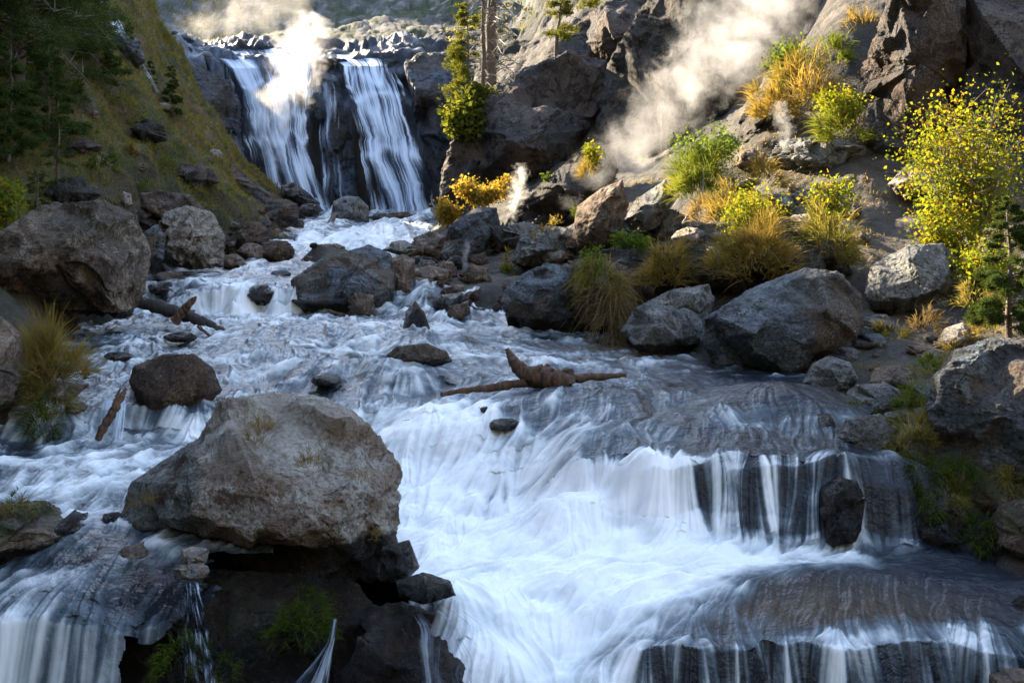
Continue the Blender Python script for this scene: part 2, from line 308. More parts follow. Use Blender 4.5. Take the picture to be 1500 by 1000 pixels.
gc = lerp(gc, far, sstep(61, 68, df)); gc = lerp(gc, clf, np.clip(FALLCLIFF(uf, df)*1.3, 0, 1))
gc = gc*(1-.6*sstep(56.5, 58, df)*(1-sstep(66, 72, df)))[:, None]  # strip above the falls lip darkened in the colour to stand for shade
gc = lerp(one*C(.018, .014, .011), gc, sstep(.0, .8, gt+.15*nb))
N = NT('valley_ground'); co = objco(N)
gcol = N.attr('albedo', False)
n1 = N.noise(co, 2.2, 9, .7, .2); n2 = N.noise(co, 14, 6, .7)
colr = N.mix(N.rng(n1, .35, .65, .55, 0), gcol, (.02, .018, .014)); colr = N.mix(N.rng(n2, .5, .75, 0, .5), colr, N.mix(.5, gcol, (.3, .27, .22)))
wet_ = N.attr('wet')
b = N.n('ShaderNodeBsdfPrincipled', Base_Color=colr, Roughness=N.mix(wet_, (.92,)*3, (.3,)*3), Normal=N.bump(N.math('ADD', n1, N.math('MULTIPLY', n2, .3)), .22))
b.inputs['Specular IOR Level'].default_value = .3
M['ground'] = N.out(b.outputs[0])
def grid_faces(h, w_):
    i = np.arange(h*w_).reshape(h, w_)
    return np.stack([i[:-1, :-1].ravel(), i[:-1, 1:].ravel(), i[1:, 1:].ravel(), i[1:, :-1].ravel()], 1)
wetg = np.clip(1-sstep(.1, .6, gt)+FALLCLIFF(uf, df)*.6, 0, 1)
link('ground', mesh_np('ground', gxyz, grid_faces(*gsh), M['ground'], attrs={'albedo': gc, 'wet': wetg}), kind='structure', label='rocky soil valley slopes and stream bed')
# unseen hill added behind the camera to hold back sky fill
hx, hy = np.meshgrid(np.linspace(-70, 70, 90), np.linspace(-75, 1., 60)); hq = np.stack([hx.ravel(), hy.ravel(), 0*hx.ravel()], 1)
hz = -2.6+np.clip(-hq[:, 1]-4, 0, 99)*.78+fbm(hq*.08, 4, .5, 87)*5*sstep(-4, -20, hq[:, 1])+np.clip(np.abs(hq[:, 0])-14, 0, 60)*.35; hq[:, 2] = hz
hq[:, 2] = np.where(hq[:, 1] > -1.5, np.minimum(hq[:, 2], -2.8), hq[:, 2])
link('hillside', mesh_np('hillside', hq, grid_faces(*hx.shape), M['ground'], attrs={'albedo': one[:len(hq)]*C(.16, .15, .10), 'wet': np.zeros(len(hq))}), kind='structure', label='unseen hill added behind the camera to block sky light')
# helper: where does the view column u first meet ground as high as row v?
gsel = np.where((gu > -120) & (gu < 1620))[0]
GV = V0-F*gxyz[:, 2].reshape(gsh)/gxyz[:, 1].reshape(gsh); GY = gxyz[:, 1].reshape(gsh); GX = gxyz[:, 0].reshape(gsh); GZ = gxyz[:, 2].reshape(gsh)
def pick(u, v, dmin=5.0, dmax=200):
    j = int(np.clip(np.searchsorted(gu, u), 0, len(gu)-1)); col = GV[:, j]; rows = np.where((col <= v) & (gd > dmin) & (gd < dmax))[0]
    i = rows[0] if len(rows) else len(gd)-1
    return np.array([GX[i, j], GY[i, j], GZ[i, j]])
def ground_at(x, y):
    u = U0+F*x/y; j = int(np.clip(np.searchsorted(gu, u), 0, len(gu)-1)); i = int(np.clip(np.searchsorted(gd, y), 0, len(gd)-1))
    return GZ[i, j]
# ------------------------------------------------------------------ the stream: one water surface
wu = np.linspace(-150, 1640, 1120); wd = np.concatenate([np.exp(np.linspace(math.log(4.62), math.log(16), 1060))[:-1], np.exp(np.linspace(math.log(16), math.log(57), 240))])
WU, WD = np.meshgrid(wu, wd); wsh = WU.shape
u_, d_ = WU.ravel(), WD.ravel(); x_ = (u_-U0)*d_/F
zw = water_z(u_, d_)
q = np.stack([x_, d_, np.zeros_like(d_)], 1)
gz_, g1_ = np.gradient(zw.reshape(wsh), axis=0).ravel(), 0
ld = np.gradient(wd)[:, None]
slope = (np.gradient(zw.reshape(wsh), axis=0)/ld).ravel()
# domes where the stream slides over sunken rocks: (u, d, radius across, radius along, height)
DOME = [(780, 8.35, .42, .35, .13), (720, 9.0, .35, .3, .08), (900, 8.2, .5, .4, .14), (1130, 8.1, .62, .45, .17), (1020, 7.6, .4, .3, .08), (880, 7.3, .3, .25, .07),
        (560, 9.5, .5, .35, .10), (470, 9.9, .6, .3, .08), (420, 12.2, .8, .4, .12), (520, 12.8, .6, .35, .10), (650, 11.5, .5, .3, .08), (400, 10.8, .5, .3, .07), (620, 8.1, .35, .3, .10),
        (1100, 5.75, .55, .22, .07), (1290, 5.75, .5, .2, .06), (640, 5.55, .32, .25, .12), (700, 5.2, .3, .2, .08), (1230, 6.55, .18, .2, .10), (1070, 6.65, .25, .2, .07),
        (60, 7.2, .4, .3, .07), (180, 6.9, .35, .3, .07), (250, 7.6, .4, .25, .06), (60, 5.42, .35, .15, .05), (110, 5.9, .3, .2, .06), (400, 22, 1.0, .8, .1), (560, 34, 1.6, 1.5, .2), (520, 30, 1.2, 1.2, .2)]
for (a, b_, ra, rb_, h) in DOME:
    xx = (a-U0)*b_/F; zw = zw+h*np.exp(-((x_-xx)/ra)**2-((d_-b_)/rb_)**2)
wave = fbm(q*np.array([1.1, 2.0, 1]), 4, .5, 61); wave2 = fbm(q*np.array([3.2, 5.5, 1]), 3, .55, 67)
calm = sstep(930, 1050, u_)*sstep(7.3, 8.5, d_)*.6
amp = (1-calm)*np.minimum(1, .45+d_*.05)
turb = gauss((u_-760)/260)*gauss((d_-6.2)/1.3)
zw = zw+amp*(wave*.055+wave2*.02)+turb*(fbm(q*1.5+3, 3, .5, 71)*.12)
# hump of the chute at the foot of the cascade
zw = zw+.16*np.exp(-((x_-(820-U0)*6.7/F)/.5)**2-((d_-6.72)/.22)**2)+.07*np.exp(-((x_-(700-U0)*5.9/F)/.5)**2-((d_-5.9)/.4)**2)
Z = zw.reshape(wsh)
# flow: downhill plus the general run towards the camera
def blur(a, n, ax):
    k = np.ones(n)/n; pad = [(0, 0), (0, 0)]; pad[ax] = (n//2, n-1-n//2); ap = np.pad(a, pad, 'edge'); cs = np.cumsum(ap, axis=ax)
    cs = np.insert(cs, 0, 0, axis=ax)
    return (np.take(cs, range(n, cs.shape[ax]), ax)-np.take(cs, range(0, cs.shape[ax]-n), ax))/n
Zs = blur(blur(Z, 9, 0), 9, 1)
dzdlogd = np.gradient(Zs, axis=0)/np.gradient(np.log(wd))[:, None]; dzdu = np.gradient(Zs, axis=1)/np.gradient(wu)[None, :]
D2 = WD; X2 = x_.reshape(wsh)
# z_x = dzdu*F/d ; z_y = (dzdlogd)/d - z_x * x/d
zx = dzdu*F/D2; zy = dzdlogd/D2-zx*X2/D2
base_vx = np.interp(WD, [5, 6, 7, 8.5, 10, 13, 16, 40], [-.25, -.35, -.25, .1, .35, .25, 0, 0])*(gauss((WU-850)/500)) + np.where((WU < 450) & (WD < 8.5), -.2, 0)
cur = perlin(np.stack([x_*1.3, d_*1.8, 0*x_], 1), 77).reshape(wsh)*.28
pool = gauss((D2-5.95)/.42)*sstep(640, 900, WU)
vx = base_vx-zx*3.2+cur*(1+1.5*pool)-1.1*pool; vy = -.5+.15*pool-zy*3.2*np.where(zy > 0, 1, .4)
sp = np.sqrt(vx*vx+vy*vy)
du = F*(vx*D2-X2*vy)/D2**2/(wu[1]-wu[0]); dj = (vy/D2)/np.gradient(np.log(wd))[:, None]
# split streak integration in grid space
ln = np.sqrt(du*du+dj*dj)+1e-6; du, dj = du/ln, dj/ln; du, dj = blur(blur(du, 7, 0), 7, 1), blur(blur(dj, 7, 0), 7, 1); du = du.astype(np.float32); dj = dj.astype(np.float32)
rn = rng.random(wsh).astype(np.float32)-.5
n_f = blur(blur(rn-blur(rn, 9, 1), 3, 1), 3, 0)*3; n_m = blur(blur(rng.random(wsh)-.5, 5, 1), 5, 0)*5; n_b = blur(blur(rng.random(wsh)-.5, 13, 1), 11, 0)*12
NN = np.stack([n_f, n_m, n_b], -1).astype(np.float32).reshape(-1, 3)
acc = np.zeros((Z.size, 3), np.float32); H_, W_ = wsh
for sgn in (1, -1):
    py, px = np.meshgrid(np.arange(H_, dtype=np.float32), np.arange(W_, dtype=np.float32), indexing='ij'); py = py.ravel().copy(); px = px.ravel().copy()
    for st in range(44):
        if st == 13: acc_s = acc.copy() if sgn == 1 else acc_s+(acc-mark)
        if st == 0 and sgn == -1: mark = acc.copy()
        iy = np.clip(py+.5, 0, H_-1).astype(np.int32); ix = np.clip(px+.5, 0, W_-1).astype(np.int32); k = iy*W_+ix
        acc += NN[k]*(.5+.5*math.cos(math.pi*st/44))
        px += sgn*du.ravel()[k]*.95; py += sgn*dj.ravel()[k]*.95
acc /= acc.std(0); acc_s /= acc_s.std(0); wl = (.25+.75*sstep(.15, .6, blur(np.clip(slope, 0, 3).reshape(wsh), 9, 0).ravel()))[:, None]
acc = acc*wl+acc_s*(1-wl)
sf, sm, sb = acc[:, 0], acc[:, 1], acc[:, 2]
# foam: how white the water is
foam = np.zeros(Z.size, np.float32)
steep = np.clip(slope, 0, 3)
base = np.interp(d_, [5, 16, 24, 30, 40], [.40, .33, .25, .6, .5])
base = np.where((d_ > 7.2) & (d_ < 15), base-.27*sstep(850, 1080, u_)*sstep(7.0, 8.2, d_), base)
foam += base
FB = [(760, 6.3, 230, .7, .75), (640, 7.4, 120, .9, .6), (720, 5.3, 130, .6, .7), (960, 5.95, 190, .35, .5), (820, 6.75, 200, .25, .6), (1150, 6.15, 150, .2, .32), (620, 8.2, 120, .5, .35), (430, 14.2, 120, .8, .3),
      (360, 15, 60, 1., .4), (500, 11.5, 250, 1.6, .14), (850, 6.1, 250, .6, .5), (560, 12.5, 120, .5, .15), (150, 7.6, 150, .7, .35), (60, 6.9, 120, .5, .2), (250, 6.8, 90, .4, .2), (110, 5.15, 60, .1, .3), (330, 10., 80, .5, .15),
      (1150, 8.6, 150, .8, -.3), (1300, 5.7, 200, .28, -.55), (1480, 6.2, 150, .6, -.6), (1200, 5.45, 220, .14, -.42), (1020, 5.3, 60, .1, -.2), (120, 8.9, 80, .5, -.15), (370, 5.35, 150, .22, -1.3), (640, 5.4, 70, .25, -.55), (1000, 11.8, 130, .8, -.2), (300, 12.8, 50, 1, .1), (650, 13, 120, .8, .05), (230, 5.7, 110, .2, .05), (1010, 7.0, 170, .22, -.38), (1180, 6.85, 130, .12, -.3), (1200, 7.9, 110, .3, -.2), (1030, 8.2, 170, .7, -.1), (560, 8.9, 60, .3, -.2), (330, 11.5, 100, .5, -.2), (1150, 6.6, 160, .12, -.15), (1260, 6.5, 60, .2, -.2), (790, 8.75, 90, .22, -.28), (900, 8.45, 110, .25, -.3), (700, 9.3, 90, .2, -.25), (560, 10.1, 80, .25, -.25), (640, 11.9, 110, .3, -.2), (230, 10.5, 80, .5, -.22), (420, 9.3, 90, .25, -.2), (780, 11.5, 120, .4, -.15), (150, 7.0, 60, .2, -.2), (90, 8.0, 90, .25, -.3), (120, 5.75, 90, .15, -.25), (480, 12.6, 120, .25, -.2), (550, 31, 80, 5, .2)]
for (a, b_, ra, rb_, h) in FB: foam += h*np.exp(-((u_-a)/ra)**2-((d_-b_)/rb_)**2)
near_rock_free = 1
foam += np.clip(steep*.22, 0, .25)-sstep(.5, 1.6, steep)*.33*sstep(830, 960, u_)
patch = fbm(q*np.array([1.6, 2.6, 1])+2, 5, .55, 81); patch2 = fbm(q*np.array([4., 6., 1])+2, 4, .6, 85)
foam += patch*.68*(1-turb*.8)+patch2*.30*(1-turb*.5)
streak = (.03*sf+.07*sm+.13*sb)*(.75+.6*perlin(q*np.array([1.3, 1.3, 1])+7, 91))
lowf = sstep(.55, 1.1, foam)
con = np.where(steep > .5, 1.1+.8*sstep(830, 960, u_), .75)*(1-.45*lowf)
fo = np.clip(foam*.92+streak*con*(.45+.55*np.maximum(sstep(.05, .45, foam), steep > .5)), 0, 1.25)
fo = np.where(foam > .9, np.minimum(fo, .91+.03*sb+.012*sm+.28*wave2+.16*wave), fo)
fo = np.clip(fo, 0, 1)
# silky relief along the flow
Zf = zw+(.33+.67*sstep(.1, .55, fo))*(.002*sf+.008*sm+.015*sb)*(d_/8)*(.4+.6*(1-calm))*np.where(steep > .6, .6, 1)
yf = d_-np.where(steep > .5, .012, 0)*sb
out_w = bank_out(u_, d_)
faces = grid_faces(*wsh)
gzz = ground_xyz(u_[::1], d_[::1], False)[0][:, 2] if False else None
keep = (out_w[faces].min(1) < np.where(u_[faces[:, 0]] > 1100, .12, .55)+.02*d_[faces[:, 0]])
# leave the dry undercut below the boulder (left of the rapid) without water
dn_ = 22*perlin(np.stack([d_*9, d_*0, d_*0], 1), 8)+16*perlin(np.stack([u_*.02, d_*30, d_*0], 1), 8)
dry = ((u_ > 300+dn_) & (u_ < 600) & (d_ < 5.72)) | ((u_ > 400) & (u_ < 588) & (d_ < 6.15)) | (u_ > 178+dn_) & (u_ < 500+dn_) & (d_ < 5.25+.02*perlin(np.stack([u_*.03, d_*0, d_*0], 1), 8))
film = dry & ~((np.abs(u_-285) < 22) | (np.abs(u_-478) < 16))
keep &= ~dry[faces].all(1)
faces = faces[keep]
used = np.unique(faces); remap = -np.ones(Z.size, np.int64); remap[used] = np.arange(len(used)); faces = remap[faces]
vv = np.stack([x_, yf, Zf], 1)[used]
N = NT('stream_water'); co = objco(N)
fo_n = N.attr('foam'); amb = N.attr('amber')
deep = N.mix(amb, (.016, .022, .030), (.075, .045, .02))
tone = N.mix(N.rng(fo_n, .08, .45), deep, (.11, .145, .17))
tone = N.mix(N.rng(fo_n, .35, .72), tone, (.56, .60, .61))
white = N.mix(N.rng(fo_n, .6, .98), tone, (.95, .955, .95))
rp_ = N.noise(objco(N, (1, 1.8, 1)), 9, 5, .65, .4); rp2 = N.noise(co, 30, 3, .6)
hgt = N.math('ADD', rp_, N.math('MULTIPLY', rp2, .3))
nrm = N.n('ShaderNodeBump', Height=hgt, Distance=.05, Strength=N.rng(fo_n, .25, .8, .5, .10)).outputs[0]
b = N.n('ShaderNodeBsdfPrincipled', Base_Color=white, Roughness=N.rng(fo_n, .1, .9, .09, .62), Normal=nrm, IOR=1.33)
b.inputs['Specular IOR Level'].default_value = .6
b.inputs['Subsurface Weight'].default_value = .0
M['water'] = N.out(b.outputs[0])
amber = np.clip(np.exp(-((u_-960)/140)**2-((d_-11.3)/1.0)**2)+1.3*np.exp(-((u_-1200)/240)**2-((d_-5.45)/.22)**2)*(.6+.06*sm)+.7*np.exp(-((u_-620)/80)**2-((d_-5.6)/.3)**2)+.0*patch, 0, 1)  # sunlit bank's reflection painted amber upstream; brown shallows on the lower shelves
link('water', mesh_np('water', vv, faces, M['water'], attrs={'foam': fo[used], 'amber': amber[used]}), kind='structure', label='white rushing mountain stream running down rocky steps')
def wz(u, d):
    i = int(np.clip(np.searchsorted(wd, d), 0, H_-1)); j = int(np.clip(np.searchsorted(wu, u), 0, W_-1)); return Z[i, j]
# ------------------------------------------------------------------ rocks
def cube_sphere(n):
    t = np.tan(np.linspace(-1, 1, n+1)*math.pi/4); a, b = np.meshgrid(t, t); a, b = a.ravel(), b.ravel(); o = np.ones_like(a)
    vs, fs = [], []
    for k, (x, y, z) in enumerate([(o, a, b), (-o, -a, b), (-a, o, b), (a, -o, b), (a, b, o), (a, -b, -o)]):
        vs.append(np.stack([x, y, z], 1)); fs.append(grid_faces(n+1, n+1)+k*(n+1)**2)
    v = np.concatenate(vs); f = np.concatenate(fs); v /= np.linalg.norm(v, axis=1)[:, None]
    key = np.round(v*1e5).astype(np.int64); _, idx, inv = np.unique(key, axis=0, return_index=True, return_inverse=True)
    return v[idx].astype(np.float32), inv.ravel()[f]
CS = {}
def rock(poly, d, mat, label, thick=None, name='boulder', cat='boulder', n=None, facets=16, rough=.05, soft=14, seed=None, group=None, wet=None, moss=0., strata=0., tintf=None, planes=None, kind=None, lean=0., chips=26, pale=0.):
    """poly: outline in photo pixels, or a box (u0,v0,u1,v1); d: distance of its middle in metres"""
    global RS
    RS = RS+1; seed = RS if seed is None else seed; r_ = np.random.default_rng(seed*13+5)
    if isinstance(poly, tuple):
        u0, v0, u1, v1 = poly; k = 11; poly = []
        for i in range(k):
            a = 2*math.pi*(i+r_.uniform(-.25, .25))/k; e = r_.uniform(.9, 1.06)
            ca, sa = math.cos(a), math.sin(a); m_ = (abs(ca)**2.6+abs(sa)**2.6)**(-1/2.6)
            poly.append(((u0+u1)/2+(u1-u0)/2*ca*m_*e, (v0+v1)/2-(v1-v0)/2*sa*m_*e))
    pl = np.array(poly, float); uc, vc = (pl[:, 0].min()+pl[:, 0].max())/2, (pl[:, 1].min()+pl[:, 1].max())/2
    if d is None:          # stand it where the bank meets its lower edge
        d = pick(uc, pl[:, 1].max()-3)[1]; d += .42*(thick or .3)
    s = d/F; W2 = (pl[:, 0].max()-pl[:, 0].min())/2*s; H2 = (pl[:, 1].max()-pl[:, 1].min())/2*s
    px = max(np.ptp(pl[:, 0]), np.ptp(pl[:, 1]))
    n = n or int(np.clip(px*.42, 14, 150))
    if n not in CS: CS[n] = cube_sphere(n)
    dirs, faces = CS[n]
    # polyhedron
    nk = facets; pn = r_.normal(size=(nk, 3)); pn /= np.linalg.norm(pn, axis=1)[:, None]; ph = r_.uniform(.72, 1., nk)
    pn = np.concatenate([pn, np.array([[0, -1, .5], [0, -.8, -.6], [0, 0, -1], [0, .2, 1], [.7, -.7, 0], [-.7, -.7, 0]])]); ph = np.concatenate([ph, [.85, .9, .85, .9, .95, .95]])
    if planes is not None:
        pa = np.array([p_[:3] for p_ in planes], float); pn = np.concatenate([pn[:nk], pa]); ph = np.concatenate([ph[:nk]*1.06, [p_[3] for p_ in planes]])
    pn /= np.linalg.norm(pn, axis=1)[:, None]
    dn = np.maximum(dirs@pn.T, .02)/ph
    r = (dn**soft).sum(1)**(-1/soft)
    qv = dirs*r[:, None]*1.0
    # outline of the polyhedron seen from the camera, rescaled to the drawn outline
    th = np.arctan2(qv[:, 2], qv[:, 0]); rho = np.hypot(qv[:, 0], qv[:, 2]); B = 120; bi = ((th+math.pi)/(2*math.pi)*B).astype(int) % B
    S = np.zeros(B); np.maximum.at(S, bi, rho); S = np.where(S == 0, S.mean(), S); S = (np.roll(S, 1)+S+np.roll(S, -1))/3
    cx = pl[:, 0]-uc; cz = vc-pl[:, 1]; pth_ = np.arctan2(cz, cx); od = np.argsort(pth_)
    A = np.linspace(-math.pi, math.pi, B, endpoint=False)+math.pi/B; R = np.zeros(B)
    X_, Z_ = cx*s, cz*s; nP = len(pl)
    for i, a in enumerate(A):
        best = 0; ca, sa = math.cos(a), math.sin(a)
        for j in range(nP):
            x1, z1, x2, z2 = X_[j], Z_[j], X_[(j+1) % nP], Z_[(j+1) % nP]
            den = ca*(z2-z1)-sa*(x2-x1)
            if abs(den) < 1e-9: continue
            tt = (x1*(z2-z1)-z1*(x2-x1))/den; uu = (x1*sa-z1*ca)/den if abs(den) > 1e-9 else -1
            if tt > 0 and -1e-6 <= uu <= 1+1e-6: best = max(best, tt)
        R[i] = best if best > 0 else min(W2, H2)
    R = (np.roll(R, 1)+4*R+np.roll(R, -1))/6
    A3 = np.concatenate([A-2*math.pi, A, A+2*math.pi]); sc_ = np.interp(th, A3, np.tile(R/S, 3))
    T = thick if thick is not None else .85*math.sqrt(W2*H2)
    p = np.stack([qv[:, 0]*sc_, qv[:, 1]*T, qv[:, 2]*sc_], 1)
    p[:, 1] += lean*p[:, 2]
    size = math.sqrt(W2*H2)
    nn = np.stack([dirs[:, 0]/W2, dirs[:, 1]/T, dirs[:, 2]/H2], 1); nn /= np.linalg.norm(nn, axis=1)[:, None]
    off = r_.uniform(-50, 50, 3)
    pp = p/size
    if strata:
        sx = pp*1.0; sx[:, 2] *= 2.6; lay = fbm(sx*1.3+off, 6, .6, 7, True)
    else: lay = 0
    ds = fbm(pp*1.1+off, 3, .5, 1)*1.1+fbm(pp*2.6+off, 8, .6, 2, True)*.75+strata*lay+perlin(pp*4.5+off, 5)*.25
    p = p+nn*(ds*rough*size*2.6)[:, None]
    front = np.where(nn[:, 1] < -.35)[0]
    if chips:      # chisel flat facets into the surface
        for _ in range(int(chips) if px > 120 else min(int(chips), 7)):
            i = front[r_.integers(len(front))]; nrm_ = nn[i]+r_.normal(size=3)*.2; nrm_ /= np.linalg.norm(nrm_); rad = size*r_.uniform(.25, .8)
            dl = p-p[i]; h_ = dl@nrm_+size*r_.uniform(.01, .05); far_ = np.clip(1-((dl**2).sum(1)/(rad*rad)), 0, 1); m_ = (h_ > 0)&(far_ > 0)
            p[m_] -= (h_[m_]*np.minimum(1, far_[m_]*4))[:, None]*nrm_*.9
        p = p+nn*(fbm(pp*9+off, 5, .6, 12)*.022*size)[:, None]
    c = P(uc, vc, d); wet = -9 if wet is None else wet
    for _ in range(2):     # keep the drawn outline after all the chipping
        wx = p+c; au, av = U0+F*wx[:, 0]/wx[:, 1]-uc, vc-(V0-F*wx[:, 2]/wx[:, 1]); ta = np.arctan2(av, au); rr_ = np.hypot(au, av); b_ = ((ta+math.pi)/(2*math.pi)*B).astype(int) % B
        S2 = np.zeros(B); np.maximum.at(S2, b_, rr_); S2 = np.where(S2 == 0, R/s, S2); S2 = (np.roll(S2, 1)+S2+np.roll(S2, -1))/3
        k_ = np.interp(ta, A3, np.tile(np.clip(R/s/S2, .6, 1.6), 3)); p[:, 0] *= k_; p[:, 2] *= k_
    wx = p+c
    wv = 1-sstep(wet-.02, wet+.14, wx[:, 2])
    tint = sstep(-.15, .25, fbm(pp*.9+off+9, 3, .5, 4)) if tintf is None else tintf(wx, dirs)
    mo = moss*sstep(.2, .8, dirs[:, 2]+.3)+0*tint
    zb = p[:, 2].min()
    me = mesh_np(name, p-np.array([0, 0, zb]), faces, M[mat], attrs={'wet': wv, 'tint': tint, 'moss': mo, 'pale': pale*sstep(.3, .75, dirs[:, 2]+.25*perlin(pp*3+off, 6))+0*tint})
    return link(name, me, c+np.array([0, 0, zb]), None, label, cat, group, kind)
RS = 0
# foreground
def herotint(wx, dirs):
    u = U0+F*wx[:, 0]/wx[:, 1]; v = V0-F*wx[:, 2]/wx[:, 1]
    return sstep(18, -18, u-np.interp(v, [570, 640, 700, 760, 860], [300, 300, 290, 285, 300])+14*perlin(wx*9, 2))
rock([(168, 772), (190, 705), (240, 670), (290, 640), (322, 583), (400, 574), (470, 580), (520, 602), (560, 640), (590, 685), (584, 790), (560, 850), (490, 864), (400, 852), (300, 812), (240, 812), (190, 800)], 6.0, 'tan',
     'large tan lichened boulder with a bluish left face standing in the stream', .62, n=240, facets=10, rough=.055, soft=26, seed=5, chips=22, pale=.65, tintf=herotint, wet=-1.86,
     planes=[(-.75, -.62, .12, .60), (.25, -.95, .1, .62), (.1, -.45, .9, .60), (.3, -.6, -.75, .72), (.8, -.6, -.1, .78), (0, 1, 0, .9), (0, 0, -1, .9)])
rock([(-80, 380), (0, 338), (60, 300), (150, 291), (198, 312), (221, 370), (212, 430), (190, 468), (120, 462), (40, 440), (-30, 420)], 12.6, 'brown', 'huge rough brown boulder on the left bank above a grass tuft', 1.0, n=150, rough=.06, seed=21, wet=-1.05, moss=.25)
rock([(-70, 475), (0, 462), (28, 485), (42, 540), (24, 590), (0, 604), (-60, 620)], 8.3, 'brown', 'brown boulder cut by the left edge beside the dry grass', .45)
rock([(188, 560), (195, 535), (240, 518), (285, 518), (312, 538), (326, 572), (300, 600), (250, 622), (210, 610)], 8.9, 'darkbrown', 'rounded dark brown boulder perched on wet black rock', .35, wet=-1.6, n=90, facets=8, rough=.03, soft=8, chips=5)
rock([(175, 600), (250, 585), (330, 580), (350, 610), (330, 655), (250, 668), (185, 655)], 8.95, 'wet', 'wet black rock base beneath the rounded dark brown boulder', .4, n=80, rough=.12)
rock([(-70, 740), (0, 735), (60, 733), (112, 770), (125, 790), (100, 800), (60, 820), (-40, 822)], 6.05, 'brown', 'low brown rock with green moss at the lower left edge', .4, n=100, moss=.9, rough=.07, wet=-1.9)
rock([(75, 775), (110, 745), (130, 765), (128, 790), (100, 805)], 6.1, 'wet', 'wet dark stone leaning against the mossy lower left rock', .2)
rock((124, 716, 172, 745), 6.75, 'darkbrown', 'small dark stone alone in the white water left of the large tan boulder', .14, wet=-1.74)
rock((148, 748, 186, 790), 6.2, 'wet', 'small wet black stone touching the left foot of the large tan boulder', .15)
rock((262, 800, 306, 830), 5.32, 'tan', 'pale round cobble resting under the large tan boulder, upper of two', .09, name='cobble', cat='stone', n=40, facets=6, soft=7, rough=.02)
rock((256, 824, 308, 850), 5.26, 'tan', 'flat pale cobble at the ledge lip, lower of two', .09, name='cobble', cat='stone', n=40, facets=6, soft=7, rough=.02)
rock((175, 798, 218, 818), 5.6, 'brown', 'thin flat grey brown stone by the pool left of the two cobbles', .1, name='cobble', cat='stone')
rock([(130, 852), (200, 838), (300, 832), (420, 838), (520, 850), (570, 910), (545, 1060), (400, 1140), (250, 1140), (120, 1100), (150, 950)], 5.62, 'wet', 'dark dripping rock ledge under the large tan boulder', .50, name='rock_ledge', cat='rock ledge', n=190, rough=.05, seed=33, facets=14, moss=.25)
rock([(490, 905), (530, 888), (590, 880), (650, 900), (700, 930), (745, 985), (760, 1080), (640, 1150), (500, 1100), (480, 980)], 5.25, 'wet', 'glistening black rock shelf in the bottom centre with water sheeting over it', .38, name='rock_ledge', cat='rock ledge', n=190, rough=.055, seed=35, strata=.3, chips=60)
rock([(560, 800), (600, 790), (615, 830), (590, 855), (555, 850)], 5.7, 'wet', 'black wet stone tucked at the right foot of the large tan boulder', .15)
rock([(580, 850), (620, 838), (660, 850), (668, 872), (620, 885), (585, 875)], 5.35, 'wet', 'low dark stone under a thin sheet of amber water', .15, wet=-1.0)
# mid stream
rock([(566, 520), (580, 507), (625, 502), (655, 515), (663, 530), (640, 538), (600, 540), (570, 536)], 9.8, 'darkbrown', 'low flat mossy boulder alone in midstream', .3, moss=.35, wet=-1.29)
rock([(590, 480), (595, 455), (608, 440), (622, 458), (630, 480), (626, 505), (598, 505)], 12.4, 'wet', 'upright dark stone with water spilling round it', .2, moss=.1)
rock([(424, 445), (426, 408), (468, 380), (540, 357), (572, 370), (581, 400), (576, 440), (550, 460), (440, 460)], 15.3, 'blue', 'large smooth grey boulder at the head of the pool, moss on its foot', .9, n=120, rough=.035, strata=.2, wet=-1.1, seed=41, lean=.5)
rock([(510, 440), (520, 428), (545, 432), (552, 462), (515, 462)], 14.4, 'brown', 'small brown pyramid stone before the large smooth grey boulder', .2)
rock([(573, 380), (590, 372), (608, 380), (606, 432), (580, 450), (572, 420)], 15.6, 'brown', 'tall brown block wedged right of the large smooth grey boulder', .4)
rock([(600, 395), (630, 388), (662, 396), (664, 418), (625, 425), (602, 420)], 16.4, 'brown', 'flat topped brown boulder behind the stream head', .5)
rock((634, 428, 690, 460), 14.6, 'wet', 'long low wet stone beside the trickle on the right bank', .3)
rock((655, 445, 690, 470), 13.6, 'brown', 'small rusty stone in the right hand trickle', .15)
rock([(672, 402), (690, 386), (710, 392), (722, 412), (700, 424), (678, 420)], 16.5, 'brown', 'small tilted block on the gravel bank below the grey domed boulder', .25)
rock((645, 405, 676, 425), 17.3, 'grey', 'grey stone between the flat topped boulder and the tilted block', .25)
rock([(733, 440), (742, 418), (770, 398), (800, 384), (838, 390), (842, 440), (850, 500), (800, 508), (745, 480)], 12.9, 'blue', 'fluted blue grey outcrop at the waterline with a white mineral streak', .7, n=110, rough=.07, strata=.4, wet=-1.15, seed=44, name='rock_outcrop', cat='outcrop')
rock([(838, 382), (880, 378), (940, 395), (945, 450), (925, 508), (850, 508), (836, 450)], 12.8, 'darkbrown', 'dark overhanging outcrop draped with hanging grass', .7, n=110, rough=.09, strata=.3, wet=-1.2, name='rock_outcrop', cat='outcrop')
rock([(908, 485), (930, 450), (985, 423), (1038, 415), (1048, 440), (1030, 500), (1018, 530), (960, 530), (925, 510)], 11.2, 'grey', 'pale grey cracked boulder between the hanging grass and the biggest right boulder', .55, n=110, rough=.07, wet=-1.28, seed=46)
rock([(1024, 500), (1030, 465), (1100, 422), (1178, 391), (1228, 396), (1262, 430), (1266, 480), (1240, 520), (1180, 556), (1110, 567), (1050, 540)], 10.0, 'blue', 'biggest bluish boulder overhanging the right side of the stream', .75, wet=-1.5, n=170, rough=.045, strata=.25, pale=.35, seed=47, planes=[(-.3, -.6, .75, .62), (.1, -.9, -.35, .66), (.6, -.6, .3, .8), (0, -.3, -1, .8), (0, 1, 0, .9), (-.8, -.5, -.2, .82)], tintf=lambda wx, dr: sstep(-.1, .5, dr[:, 0]+.5*perlin(wx*2, 3)))
